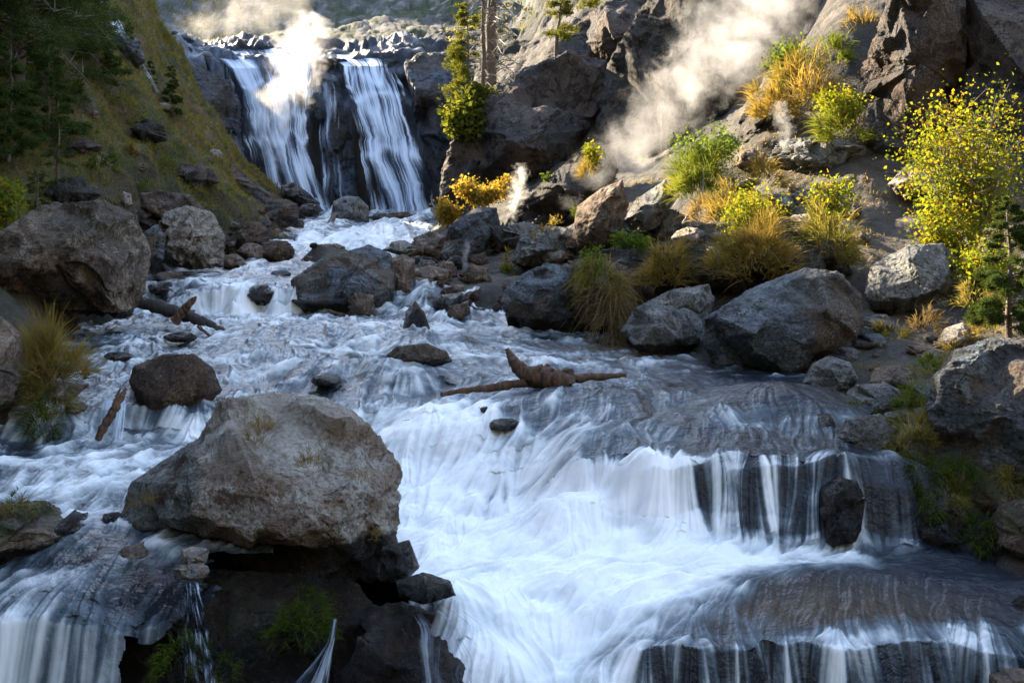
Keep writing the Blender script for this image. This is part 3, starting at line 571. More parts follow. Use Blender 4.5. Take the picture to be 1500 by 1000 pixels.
rock([(1265, 430), (1275, 388), (1330, 359), (1380, 355), (1403, 380), (1400, 430), (1380, 462), (1310, 466), (1275, 455)], None, 'grey', 'round topped grey boulder beside the footpath below the yellow shrub', .6, n=120, rough=.05, seed=48)
rock([(1355, 600), (1365, 550), (1398, 512), (1450, 494), (1530, 495), (1610, 560), (1610, 690), (1540, 712), (1480, 706), (1400, 680), (1366, 640)], None, 'blue', 'massive blue grey boulder cut by the right edge under the small pine', .75, n=170, rough=.055, seed=49, facets=14)
rock([(1175, 560), (1190, 532), (1215, 520), (1245, 530), (1258, 555), (1240, 580), (1200, 586)], None, 'grey', 'rounded grey stone just right of the overhang shadow', .25, n=60)
rock((1218, 507, 1262, 540), None, 'blue', 'smaller stone wedged behind the rounded grey stone', .25)
rock((1240, 560, 1322, 608), None, 'grey', 'light grey stone with a grassy top edge on the right bank', .3, n=60)
rock([(1225, 640), (1240, 612), (1290, 605), (1312, 630), (1305, 670), (1260, 682), (1232, 668)], None, 'grey', 'lichen spotted boulder at the waterline left of the massive blue grey boulder', .3, n=80, wet=-1.62)
rock((1275, 534, 1342, 576), None, 'brown', 'brown faced stone half hidden in the right bank grass', .3)
rock((1180, 605, 1228, 665), None, 'wet', 'black wet stone where the upper pool spills at the right bank', .22)
rock((1250, 487, 1302, 516), None, 'blue', 'flat step stone under the round topped grey boulder', .25)
rock((1262, 460, 1312, 490), None, 'blue', 'dark block at the right end of the biggest bluish boulder', .25)
rock([(1372, 498), (1385, 480), (1410, 472), (1425, 490), (1418, 508), (1385, 512)], None, 'pale', 'small sunlit pale stone on the path edge', .2)
rock((1340, 512, 1378, 534), None, 'grey', 'little grey stone in the shade on the path', .15)
rock([(1196, 750), (1204, 712), (1228, 697), (1256, 704), (1268, 730), (1262, 775), (1250, 802), (1208, 800)], 6.42, 'wet', 'upright black stone splitting the right hand cascade', .2, n=90, rough=.07, facets=8, soft=9, chips=3)
rock((715, 612, 765, 632), 7.9, 'wet', 'small black rock breaking the white chute', .12)
rock((1112, 612, 1165, 640), 7.65, 'wet', 'small wet rock on the dark sliding water', .14)
rock([(1440, 985), (1470, 975), (1540, 985), (1540, 1040), (1450, 1040)], 5.0, 'brown', 'brown rock tip in the lower right corner', .2)
rock([(1470, 880), (1500, 870), (1560, 880), (1580, 1000), (1490, 960)], 5.5, 'wet', 'wet rock at the right end of the bottom fall', .25)
for (b_, d0, lab) in [((455, 548, 500, 566), 9.15, 'flat black stone awash upstream of the large tan boulder'), ((240, 486, 290, 502), 11.6, 'dark stone awash beside the end of the thick black log'), ((395, 500, 430, 512), 11.8, 'little black stone breaking the white water above the middle of the stream'), ((690, 590, 740, 606), 8.3, 'black stone under the left end of the reddish waterlogged trunk'), ((955, 560, 1010, 578), 9.0, 'dark stone in the glassy water right of the driftwood stump'), ((150, 515, 196, 530), 10.6, 'dark stone in the shallows right of the golden grass'), ((520, 478, 560, 490), 13.0, 'small black stone left of the upright dark stone'), ((88, 690, 120, 706), 7.15, 'black pebble in the lower left white water')]:
    rock(b_, d0, 'wet', lab, .16, n=40, rough=.06, facets=9)
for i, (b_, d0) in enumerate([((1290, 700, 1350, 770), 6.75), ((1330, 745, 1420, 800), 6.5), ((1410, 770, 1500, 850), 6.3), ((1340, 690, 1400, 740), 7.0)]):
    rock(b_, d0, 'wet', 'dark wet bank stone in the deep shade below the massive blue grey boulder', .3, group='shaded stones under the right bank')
# far banks, left shore
rock([(225, 340), (240, 310), (275, 300), (310, 310), (330, 345), (328, 392), (280, 396), (235, 385)], 19, 'pale', 'whitish broken outcrop on the left shore behind the huge brown boulder', .9, n=110, rough=.12, strata=.3, name='rock_outcrop', cat='outcrop')
rock([(200, 375), (205, 345), (228, 328), (243, 345), (240, 380), (215, 392)], 17.5, 'blue', 'smooth bluish stone between the huge brown boulder and the whitish outcrop', .4)
rock([(196, 300), (205, 282), (240, 280), (280, 285), (297, 305), (292, 330), (270, 340), (235, 325)], 20.5, 'darkbrown', 'smooth dark rounded boulder sitting above the whitish outcrop', .7, n=80, facets=7, rough=.03, soft=8)
rock([(176, 298), (180, 280), (192, 284), (194, 300), (186, 306)], 18.5, 'tan', 'small upright pale stone on the left slope', .15)
rock([(140, 268), (150, 261), (167, 272), (168, 279), (150, 277)], 20, 'tan', 'small flat pale stone lying in the left slope grass', .2)
rock((345, 325, 395, 372), 25, 'darkbrown', 'broad dark boulder in the bend of the left shore', .7)
rock((378, 352, 432, 386), 24, 'darkbrown', 'dark rounded boulder at the rapids edge, nearest the water on the left bend', .6)
rock((350, 355, 386, 382), 22.5, 'brown', 'brown boulder on the left shore left of the dark rounded one', .5)
rock((322, 372, 358, 396), 21, 'brown', 'low brown boulder on the left shingle', .4)
rock((330, 318, 352, 338), 28, 'brown', 'small grey brown stone above the left bend', .4)
rock((385, 290, 440, 335), 34, 'cliff', 'brown rock hump at the foot of the left slope', 1.3)
rock([(408, 290), (412, 272), (430, 266), (455, 285), (470, 300), (440, 305)], 46, 'wet', 'black angular rock at the foot of the left waterfall', 1.4, n=60)
rock((438, 298, 470, 318), 44, 'wet', 'black stone in the gap between the rapids and the left fall', .8)
rock([(484, 318), (488, 295), (505, 287), (525, 288), (540, 302), (541, 325), (515, 331)], 44, 'grey', 'round grey boulder standing before the dark gap between the two falls', 1.0, n=60, rough=.03, facets=8)
rock((545, 312, 572, 328), 44, 'wet', 'dark stone at the foot of the right waterfall, left one', .6)
rock((570, 310, 604, 328), 45, 'darkbrown', 'brown stone at the foot of the right waterfall, right one', .6)
rock((455, 356, 506, 382), 26.5, 'brown', 'brown boulder below the upper rapids behind the large smooth grey boulder', .6)
rock((418, 318, 446, 338), 36, 'wet', 'dark stone at the left edge of the upper rapids', .8)
rock((395, 395, 425, 412), 17.5, 'blue', 'little blue stone left of the large smooth grey boulder', .25)
rock((366, 402, 410, 416), 18.5, 'brown', 'flat brown stone on the lip of the small upstream fall', .3)
rock((362, 416, 402, 448), 14.95, 'wet', 'black stone parting the small upstream fall', .25)
rock([(222, 405), (235, 398), (268, 400), (272, 412), (240, 416)], 16.5, 'darkbrown', 'dark flat stone in the shallows left of the small upstream fall', .35)
rock((215, 412, 258, 432), 15.4, 'wet', 'wet black stone beside the jammed logs', .3)
rock([(645, 372), (658, 330), (700, 302), (728, 304), (737, 345), (722, 378), (690, 390), (655, 388)], 20.5, 'blue', 'grey domed boulder below the orange lit bushes', .9, n=100, rough=.05, strata=.3, seed=91)
rock([(598, 378), (606, 348), (630, 338), (655, 345), (650, 382), (620, 388)], 22.5, 'brown', 'brown boulder leaning left of the grey domed boulder', .7)
rock((570, 352, 604, 374), 25, 'tan', 'sunlit little boulder at the right edge of the upper rapids', .5)
rock([(748, 385), (760, 350), (800, 330), (850, 335), (870, 362), (850, 385), (790, 395)], 17.5, 'grey', 'sunlit ledge above the fluted blue grey outcrop', .8, n=100, rough=.13, strata=.5, name='rock_outcrop', cat='outcrop')
rock([(838, 345), (845, 302), (880, 276), (912, 262), (922, 300), (906, 350), (872, 370), (845, 365)], 16.6, 'brown', 'tall smooth tan rock face below the brightest steam', .7, n=100, rough=.05, name='rock_outcrop', cat='outcrop', seed=93)
rock([(912, 322), (932, 292), (975, 262), (988, 290), (966, 332), (930, 346)], 15.6, 'grey', 'pale rounded rock spur beneath a grassy tussock', .5, n=90, rough=.06, seed=94)
rock([(740, 320), (790, 270), (870, 205), (905, 215), (905, 262), (850, 300), (800, 345), (750, 350)], 21, 'slab', 'sloping grey slab rising behind the thin steam wisps', 1.2, n=140, rough=.12, strata=.8, name='rock_outcrop', cat='outcrop', seed=95)
rock([(1060, 225), (1080, 180), (1110, 130), (1160, 150), (1180, 215), (1130, 245)], 18.2, 'slab', 'jagged grey crest left of the grassy mounds', .9, n=100, rough=.14, strata=.6, name='rock_outcrop', cat='outcrop')
rock([(1120, 240), (1140, 205), (1200, 198), (1270, 215), (1268, 250), (1200, 275), (1140, 270)], 15.9, 'grey', 'crumbly grey ledge with a small steam vent', .7, n=110, rough=.16, strata=.8, name='rock_outcrop', cat='outcrop')
rock([(1240, 285), (1262, 272), (1300, 272), (1312, 286), (1280, 298)], 14.6, 'grey', 'low flat rock at the edge of the footpath', .35)
rock([(1300, 270), (1330, 240), (1370, 250), (1372, 285), (1320, 292)], 14.1, 'pale', 'pale rock step beside the yellow shrub', .4, rough=.1)
rock([(1010, 412), (1050, 365), (1110, 330), (1190, 340), (1240, 360), (1250, 400), (1200, 420), (1060, 440)], 12.3, 'slab', 'earthy rock bank under the bright tussocks behind the biggest bluish boulder', .8, n=110, rough=.12, name='rock_outcrop', cat='outcrop')
rock([(935, 400), (950, 360), (1000, 345), (1045, 370), (1040, 420), (975, 440)], 12.8, 'slab', 'dark rock step above the pale grey cracked boulder', .6, n=90, rough=.12, name='rock_outcrop', cat='outcrop')
rock([(860, 390), (880, 365), (930, 360), (960, 395), (930, 420), (870, 410)], 13.8, 'slab', 'pitted ledge above the dark overhanging outcrop', .6, n=80, rough=.14, name='rock_outcrop', cat='outcrop')
# cliffs
JB = [(770, 345, 60, 40), (815, 375, 50, 34), (735, 350, 44, 40), (795, 300, 54, 50), (850, 395, 44, 30), (980, 330, 56, 50), (1010, 350, 50, 36), (905, 385, 50, 30), (950, 345, 40, 34), (1085, 290, 56, 36), (1140, 300, 50, 34), (1180, 330, 54, 34), (1240, 310, 44, 30), (1060, 215, 50, 40), (1100, 235, 46, 34), (1180, 290, 40, 26), (880, 330, 50, 44), (1255, 350, 36, 24)]
for k, (u, v, w_, h_) in enumerate(JB):
    rock((u-w_//2, v-h_//2, u+w_//2, v+h_//2), None, ['grey', 'pale', 'cliff', 'grey', 'brown'][k % 5], 'angular broken block jutting from the sunlit right slope', None if 0 else .4, rough=.07, strata=.3, soft=40, facets=9, group='broken blocks on the right slope')
rock([(262, 222), (290, 212), (325, 225), (362, 258), (400, 285), (405, 312), (350, 305), (300, 272)], 41, 'cliff', 'brown scree covered rock band where the left slope meets the blue black cliff', 2., n=110, rough=.08, name='rock_outcrop', cat='outcrop', seed=120)
rock([(165, 60), (200, 70), (230, 110), (250, 150), (235, 165), (200, 120)], 44, 'slab', 'bare grey rock rib on the upper left slope', 1.2, n=90, rough=.07, name='rock_outcrop', cat='outcrop', seed=121)
for (pl_, m_, lab) in [([(60, 290), (80, 262), (120, 258), (150, 285), (130, 300), (80, 304)], 'slab', 'dark outcrop in the left slope grass behind the huge brown boulder'), ([(250, 255), (270, 238), (310, 246), (322, 268), (290, 280)], 'cliff', 'greyish brown outcrop half way down the edge of the left slope'), ([(190, 190), (212, 172), (240, 184), (246, 206), (215, 214)], 'slab', 'dark outcrop under the two small firs'), ([(150, 60), (172, 38), (205, 60), (214, 92), (190, 100), (160, 84)], 'bluecliff', 'bluish bare rock face beside the upper left water slide'), ([(100, 215), (125, 203), (150, 214), (146, 232), (112, 234)], 'cliff', 'low brown rock in the middle of the left slope'), ([(175, 320), (200, 305), (235, 312), (240, 334), (200, 340)], 'cliff', 'brown ledge just above the smooth dark rounded boulder')]:
    rock(pl_, None, m_, lab, .7, rough=.08, name='rock_outcrop', cat='outcrop')
rock([(315, 300), (345, 292), (385, 305), (400, 330), (370, 345), (330, 335)], 31, 'cliff', 'broad brown rock at the lower end of the left slope', 1.2, n=80, rough=.06, name='rock_outcrop', cat='outcrop', seed=122)
rock([(640, 300), (645, 250), (660, 205), (692, 165), (715, 130), (765, 100), (835, 72), (890, 90), (905, 200), (860, 295), (790, 330), (700, 330)], 30, 'cliff', 'brown cracked cliff right of the waterfalls with pines on its crest', 4., n=210, rough=.06, chips=70, facets=40, soft=60, name='cliff', cat='cliff', seed=101, strata=.2)
rock([(785, 110), (808, 65), (850, 30), (900, -10), (1000, -50), (985, 60), (900, 150), (840, 170)], 33, 'cliff', 'upper brown cliff shoulder below the small leaning pine', 4., n=160, rough=.07, chips=50, facets=30, soft=60, name='cliff', cat='cliff', seed=102)
rock([(868, 300), (872, 180), (890, 90), (930, 20), (990, -40), (1150, -90), (1330, -90), (1300, 60), (1190, 150), (1080, 205), (980, 290), (910, 330)], 27, 'slab', 'great dark slanting slab behind the drifting steam', 3., n=210, rough=.035, facets=18, soft=50, name='cliff', cat='cliff', seed=103, strata=.9)
rock([(1250, 150), (1268, 90), (1292, 20), (1310, -60), (1430, -70), (1412, 100), (1400, 200), (1350, 262), (1290, 250), (1258, 200)], 15.8, 'cliff', 'weathered buttress left of the cleft above the footpath', 1.6, n=200, rough=.075, facets=26, soft=50, name='cliff', cat='cliff', seed=104, chips=50, strata=.3)
rock([(1382, -60), (1650, -80), (1680, 380), (1500, 370), (1440, 330), (1392, 230), (1378, 100)], 14.9, 'cliff', 'weathered buttress right of the cleft rising behind the yellow shrub', 1.5, n=210, rough=.075, facets=26, soft=50, name='cliff', cat='cliff', seed=105, chips=50, strata=.3)
rock([(215, 90), (235, 84), (275, 92), (305, 104), (338, 118), (352, 150), (352, 200), (366, 255), (330, 262), (280, 240), (235, 190)], 51.5, 'bluecliff', 'blue black wet cliff on the left of the left waterfall', 2.6, n=170, rough=.07, facets=30, soft=50, name='cliff', cat='cliff', seed=106, strata=.6)
rock([(590, 92), (615, 76), (665, 76), (690, 150), (670, 250), (655, 315), (640, 318), (622, 240), (604, 160)], 56.5, 'bluecliff', 'blue black wet cliff on the right of the right waterfall', 2.2, n=170, rough=.07, facets=30, soft=50, name='cliff', cat='cliff', seed=107, strata=.6)
rock([(456, 140), (470, 104), (496, 112), (512, 180), (528, 250), (535, 320), (494, 322), (474, 250)], 57.3, 'bluecliff', 'wet rock rib between the two waterfalls', 2.4, n=120, rough=.07, facets=22, soft=40, name='cliff', cat='cliff', seed=108, strata=.6)
rock([(170, -20), (185, -40), (212, -40), (215, 10), (206, 28), (180, 15)], 44, 'darkbrown', 'dark rock knob on the skyline of the left slope', 1., n=60)
for i, (u, v, w_, h_, d) in enumerate([(575, 20, 50, 26, 92), (640, 45, 60, 40, 84), (560, 55, 40, 22, 80), (690, 60, 40, 30, 88), (380, 20, 60, 18, 96), (470, 10, 70, 22, 100), (620, 100, 46, 34, 72), (600, 78, 60, 24, 76), (745, 62, 34, 30, 80), (530, 62, 40, 20, 76), (350, 45, 40, 14, 90), (720, 20, 50, 22, 94)]):
    rock((u-w_//2, v-h_//2, u+w_//2, v+h_//2), d, 'grey', 'grey crag jutting from the far hillside above the falls', None, name='crag', cat='crag', group='crags on the far hillside', n=50, rough=.16, strata=.5)

# ------------------------------------------------------------------ waterfalls
def falls_mat():
    N = NT('falling_water'); f = N.attr('foam'); a = N.attr('cover')
    col = N.mix(f, (.10, .16, .25), (.62, .72, .84))
    b = N.n('ShaderNodeBsdfPrincipled', Base_Color=col, Roughness=.5)
    tr = N.n('ShaderNodeBsdfTransparent')
    return N.out(N.n('ShaderNodeMixShader', i0=a, i1=tr.outputs[0], i2=b.outputs[0]).outputs[0])
M['falls'] = falls_mat()
def fall(rows, label, name='waterfall', cat='waterfall', nu=110, nv=300, amp=1., dens=.5, freq=1., seed=0, steps=(), thick=0.):
    r = np.array(rows, float); v = np.linspace(r[0, 0], r[-1, 0], nv)
    ul, ur, dd = [np.interp(v, r[:, 0], r[:, k]) for k in (1, 2, 3)]
    ul = ul+fbm(np.stack([v*.05, v*0, v*0], 1), 4, .6, seed+1)*5*amp; ur = ur+fbm(np.stack([v*.05, v*0+9, v*0], 1), 4, .6, seed+2)*5*amp
    s = np.linspace(0, 1, nu); S, Vv = np.meshgrid(s, v); Uu = ul[:, None]*(1-S)+ur[:, None]*S; Dd = dd[:, None]+0*S
    wpx = (ur-ul).mean()
    flat = np.stack([S.ravel()*wpx*.17*freq, Vv.ravel()*.009*freq, 0*S.ravel()+seed], 1)
    wig = perlin(np.stack([S.ravel()*wpx*.02, Vv.ravel()*.02, 0*S.ravel()+seed], 1), 3)
    flat[:, 0] += wig*1.1
    k1 = perlin(flat, 5); k2 = perlin(flat*np.array([3, 1.6, 1]), 7)+.6*perlin(flat*np.array([6, 5, 1]), 8); k3 = perlin(flat*np.array([.35, 1.8, 1]), 9)
    edge = np.minimum(S, 1-S).ravel()*2
    stp = np.zeros(len(wig))
    for (sv, sw) in steps: stp += .5*np.exp(-((Vv.ravel()-sv-20*k3-8*wig)/sw)**2)
    val = dens+.34*k1+.30*k2+.5*k3+stp*.5
    cover = np.clip(sstep(-.3, .42, val-.2-.65*(1-sstep(0, .5, edge)))*.97, 0, 1)
    cover *= sstep(0, .03, (Vv.ravel()-v[0])/(v[-1]-v[0])+.01)
    foam_ = np.clip(sstep(-.05, 1.05, val+.05), 0, 1)
    Dd = Dd.ravel()-(.2*k3+.08*k1)*amp*(dd.mean()/55)-stp*.12*amp-np.sin(S.ravel()*math.pi)*.5*amp
    p = np.stack([(Uu.ravel()-U0)*Dd/F, Dd, Dd*(V0-Vv.ravel())/F], 1); c = np.array([p[:, 0].mean(), p[:, 1].mean(), p[:, 2].min()])
    me = mesh_np(name, p-c, grid_faces(nv, nu), M['falls'], attrs={'foam': foam_, 'cover': cover})
    return link(name, me, c, None, label, cat)
fall([(66, 282, 400, 61), (73, 284, 455, 59.2), (84, 296, 464, 57), (100, 318, 464, 55.6), (130, 338, 462, 54.8), (180, 352, 455, 54.2), (240, 366, 470, 53.4), (275, 372, 486, 52.8), (300, 385, 494, 52.3), (316, 400, 500, 52)],
     'broad left waterfall veiled by rising steam', seed=1, dens=.46, steps=((128, 7), (172, 9), (205, 7)), nu=220)
fall([(80, 476, 570, 61), (86, 478, 573, 59.2), (97, 498, 574, 57.2), (130, 508, 592, 55.8), (170, 516, 600, 54.8), (200, 526, 606, 54.2), (240, 530, 622, 53.4), (280, 538, 634, 52.8), (318, 545, 644, 52)],
     'right waterfall widening over dark blue rock', seed=11, dens=.5, steps=((118, 6), (140, 6), (222, 9)), nu=200)
fall([(120, 452, 500, 54.6), (200, 458, 505, 53.8), (300, 470, 520, 52.6)], 'thin trickles on the rock rib between the two waterfalls', seed=21, dens=.02, freq=1.2)
fall([(v_, a_, b_, pick((a_+b_)/2, v_, 12)[1]-.7) for (v_, a_, b_) in ((-10, 128, 150), (20, 140, 168), (50, 152, 186), (80, 178, 208), (115, 206, 226), (135, 222, 236))], 'bluish water sliding down bare rock on the upper left slope', name='water_slide', cat='water slide', seed=31, dens=.35, nu=60, nv=160)
fall([(40, 792, 812, 70), (62, 792, 810, 69), (90, 788, 812, 68)], 'tiny far fall seen left of the small leaning pine', seed=41, dens=.5, nu=40, nv=80)
# small cascade strands close by
fall([(585, 150, 186, 8.45), (600, 146, 186, 8.32), (630, 138, 182, 8.25), (652, 128, 184, 8.2)], 'little veil of water spilling beside the leaning stick on the left', name='small_cascade', cat='cascade', seed=51, dens=.5, nu=50, nv=80, amp=.15)
fall([(852, 255, 296, 5.2), (862, 255, 298, 5.10), (930, 258, 314, 5.02), (1010, 262, 330, 4.98), (1060, 262, 332, 4.96)], 'thin double thread of water falling in front of the dark dripping ledge', name='small_cascade', cat='cascade', seed=58, dens=.0, nu=70, nv=160, amp=.1, freq=3.)
fall([(893, 590, 700, 5.02), (915, 596, 735, 4.93), (960, 600, 765, 4.86), (1040, 590, 780, 4.82)], 'thin clear sheet of water sliding over the black rock shelf', name='small_cascade', cat='cascade', seed=71, dens=-.02, nu=120, nv=140, amp=.15, freq=.55)
fall([(905, 486, 494, 5.0), (940, 478, 491, 4.97), (975, 452, 485, 4.95), (1010, 415, 480, 4.93), (1050, 395, 480, 4.9)], 'small spout running out between the dark ledge and the black rock shelf', name='small_cascade', cat='cascade', seed=63, dens=.3, nu=50, nv=120, amp=.1)

# ------------------------------------------------------------------ plants
def leaf_mat(name, a, b_, c_, trans=.45):
    N = NT(name); t = N.attr('tone'); h = N.attr('tip')
    col = N.mix(N.rng(t, .0, .6), a, b_); col = N.mix(N.math('MULTIPLY', N.rng(t, .55, 1.), .9), col, c_)
    col = N.mix(N.math('MULTIPLY', h, .3), col, c_)
    d1 = N.n('ShaderNodeBsdfDiffuse', Color=col); t1 = N.n('ShaderNodeBsdfTranslucent', Color=N.mix(1., col, (1.5, 1.35, .8), 'MULTIPLY'))
    return N.out(N.n('ShaderNodeMixShader', i0=trans, i1=d1.outputs[0], i2=t1.outputs[0]).outputs[0])
M['g_green'] = leaf_mat('green_grass', (.055, .085, .018), (.12, .17, .03), (.24, .22, .06))
M['g_gold'] = leaf_mat('golden_grass', (.10, .10, .03), (.24, .19, .06), (.34, .22, .08))
M['g_dry'] = leaf_mat('dry_grass', (.14, .11, .055), (.22, .17, .09), (.28, .18, .09))
M['g_olive'] = leaf_mat('olive_grass', (.095, .11, .026), (.19, .175, .05), (.31, .235, .10))
M['l_yellow'] = leaf_mat('yellow_green_leaves', (.08, .13, .02), (.19, .23, .03), (.42, .24, .03), .45)
M['l_orange'] = leaf_mat('orange_leaves', (.15, .15, .04), (.34, .25, .06), (.38, .19, .05), .42)
M['l_green'] = leaf_mat('green_leaves', (.045, .085, .02), (.10, .16, .03), (.18, .22, .04), .45)
M['needle'] = leaf_mat('pine_needles', (.03, .06, .024), (.055, .09, .03), (.10, .12, .035), .25)
M['needle_y'] = leaf_mat('sunlit_pine_needles', (.05, .075, .018), (.11, .13, .025), (.2, .19, .04), .4)
M['fern'] = leaf_mat('moss_fronds', (.025, .045, .01), (.06, .09, .015), (.1, .12, .02), .3)
def bark(name, a, b_):
    N = NT(name); co = objco(N, (6, 6, 1.2)); n = N.noise(co, 5, 8, .7, .5)
    b = N.n('ShaderNodeBsdfPrincipled', Base_Color=N.mix(N.rng(n, .35, .65), a, b_), Roughness=.85, Normal=N.bump(n, .03)); return N.out(b.outputs[0])
M['bark'] = bark('pine_bark', (.07, .05, .04), (.19, .14, .11)); M['twig'] = bark('grey_twig', (.16, .13, .11), (.30, .26, .22))
M['wetwood'] = bark('wet_driftwood', (.05, .028, .018), (.17, .085, .045)); M['drywood'] = bark('weathered_wood', (.18, .16, .14), (.34, .31, .28)); M['blackwood'] = bark('blackened_wood', (.018, .015, .013), (.07, .06, .055))
def blades(base, up, length, width, droop=.5, lv=4, tone=None):
    """base (N,3), up (N,3) start direction, curved by gravity -> verts, quads, attrs"""
    n = len(base); ts = np.linspace(0, 1, lv); side = np.cross(up, rng.normal(size=(n, 3))); side /= np.linalg.norm(side, axis=1)[:, None]+1e-9
    V = np.zeros((n, lv, 2, 3)); tip = np.zeros((n, lv, 2))
    for k, t in enumerate(ts):
        c = base+up*(length*t)[:, None]; c[:, 2] -= droop*length*t*t*.8
        wd_ = (width*(1-t**1.5)*.5+width*.04)[:, None]*side; V[:, k, 0] = c-wd_; V[:, k, 1] = c+wd_; tip[:, k] = t
    i = np.arange(n*lv*2).reshape(n, lv, 2)
    f = np.stack([i[:, :-1, 0], i[:, :-1, 1], i[:, 1:, 1], i[:, 1:, 0]], -1).reshape(-1, 4)
    tn = np.repeat(rng.random(n) if tone is None else tone, lv*2)
    return V.reshape(-1, 3), f, tn, tip.ravel()
def leaves(base, size, tone=None, asp=.6):
    n = len(base); a = rng.normal(size=(n, 3)); a /= np.linalg.norm(a, axis=1)[:, None]; b2 = np.cross(a, rng.normal(size=(n, 3))); b2 /= np.linalg.norm(b2, axis=1)[:, None]
    s = (size*rng.uniform(.35, 1.3, n))[:, None]; cpt = np.cross(a, b2)*s*.18
    V = np.stack([base-a*s*.5, base+b2*s*asp*.5+cpt, base+a*s*.5, base-b2*s*asp*.5+cpt], 1).reshape(-1, 3)
    f = np.arange(n*4).reshape(n, 4); tn = np.repeat(rng.random(n) if tone is None else tone, 4); return V, f, tn, np.zeros(n*4)
def join(parts):
    vs, fs, tn, tp = [], [], [], []; o = 0
    for v, f, a, b2 in parts: vs.append(v); fs.append(f+o); tn.append(a); tp.append(b2); o += len(v)
    return np.concatenate(vs), np.concatenate(fs), np.concatenate(tn), np.concatenate(tp)
def tubes(lines, sides=6):
    """lines: [(pts (k,3), radii (k,))]"""
    vs, fs = [], []; o = 0; a = np.linspace(0, 2*math.pi, sides, endpoint=False)
    for pts, rad in lines:
        pts = np.asarray(pts, float); rad = np.asarray(rad, float); k = len(pts); t = np.gradient(pts, axis=0); t /= np.linalg.norm(t, axis=1)[:, None]+1e-9
        ref = np.array([.3, .9, .2]) if abs(t[0, 2]) > .5 else np.array([0, 0, 1.]); s = np.cross(t, ref); s /= np.linalg.norm(s, axis=1)[:, None]; b2 = np.cross(t, s)
        V = pts[:, None]+rad[:, None, None]*(s[:, None]*np.cos(a)[None, :, None]+b2[:, None]*np.sin(a)[None, :, None]); vs.append(V.reshape(-1, 3))
        i = np.arange(k*sides).reshape(k, sides)+o; j = np.roll(i, -1, 1); fs.append(np.stack([i[:-1], j[:-1], j[1:], i[1:]], -1).reshape(-1, 4))
        e = len(vs[-1]); vs.append(pts[[0, -1]]); fs.append(np.stack([i[0], j[0], np.full(sides, o+e), np.full(sides, o+e)], -1)); fs.append(np.stack([j[-1], i[-1], np.full(sides, o+e+1), np.full(sides, o+e+1)], -1)); o += e+2
    f = np.concatenate(fs); v = np.concatenate(vs)
    tri = f[:, 2] == f[:, 3]; f2 = np.concatenate([f[~tri][:, [0, 1, 2]], f[~tri][:, [0, 2, 3]], f[tri][:, :3]])
    return v, f2
def tuft(u, v, wpx, hpx, mat, label, d=None, dens=1., length=.42, droop=.55, name='grass_tussock', cat='grass tuft', group=None, width=1., hang=0., zoff=0.):
    c = pick(u, v) if d is None else P(u, v, d); c = c.copy(); d = c[1]; s = d/F; W2, H2 = wpx*s/2, hpx*s
    n = int(np.clip(wpx*hpx/4*dens, 60, 3600)); th = rng.uniform(0, 2*math.pi, n); ph = np.arccos(rng.uniform(0.0, 1, n)); Ks = max(7, int(math.sqrt(wpx*hpx)/6)); kt = rng.uniform(0, 2*math.pi, Ks); kp = np.arccos(rng.uniform(0, 1, Ks)); kr = rng.uniform(.7, 1.25, Ks); kk = rng.integers(0, Ks, n); mk = rng.random(n) < .8
    th = np.where(mk, kt[kk]+rng.normal(size=n)*.2, th); ph = np.clip(np.where(mk, kp[kk]+rng.normal(size=n)*.16, ph), 0, 1.6); lob = 1+.5*perlin(np.stack([np.cos(th)*1.6+u*.37, np.sin(th)*1.6+v*.37, ph*2.], 1))
    nx, ny, nz = np.sin(ph)*np.cos(th), np.sin(ph)*np.sin(th), np.cos(ph)
    lob = np.where(mk, lob*kr[kk], lob); L = H2*length*.8*rng.uniform(.35, 1.4, n)*(1+.3*nz)*np.where(mk, kr[kk], 1)
    base = np.stack([nx*W2*.72*lob, ny*min(W2, H2)*.72*lob, nz*H2*.62*lob-hang*H2*.4*(1-nz)], 1)
    up = np.stack([nx*.8, ny*.8, nz*.55+.75-hang*.5], 1)+rng.normal(size=(n, 3))*.42; up /= np.linalg.norm(up, axis=1)[:, None]
    tone = np.clip(.5+.55*perlin(base*(3/max(W2, .1))*.6+u, 3)+rng.normal(size=n)*.22, 0, 1)
    v_, f_, tn, tp = blades(base, up, L, np.full(n, max(.0035, .9*s)*width)*rng.uniform(.6, 1.4, n), droop, tone=tone)
    c[2] += zoff
    return link(name, mesh_np(name, v_, f_, M[mat], attrs={'tone': tn, 'tip': tp}), c, None, label, cat, group)
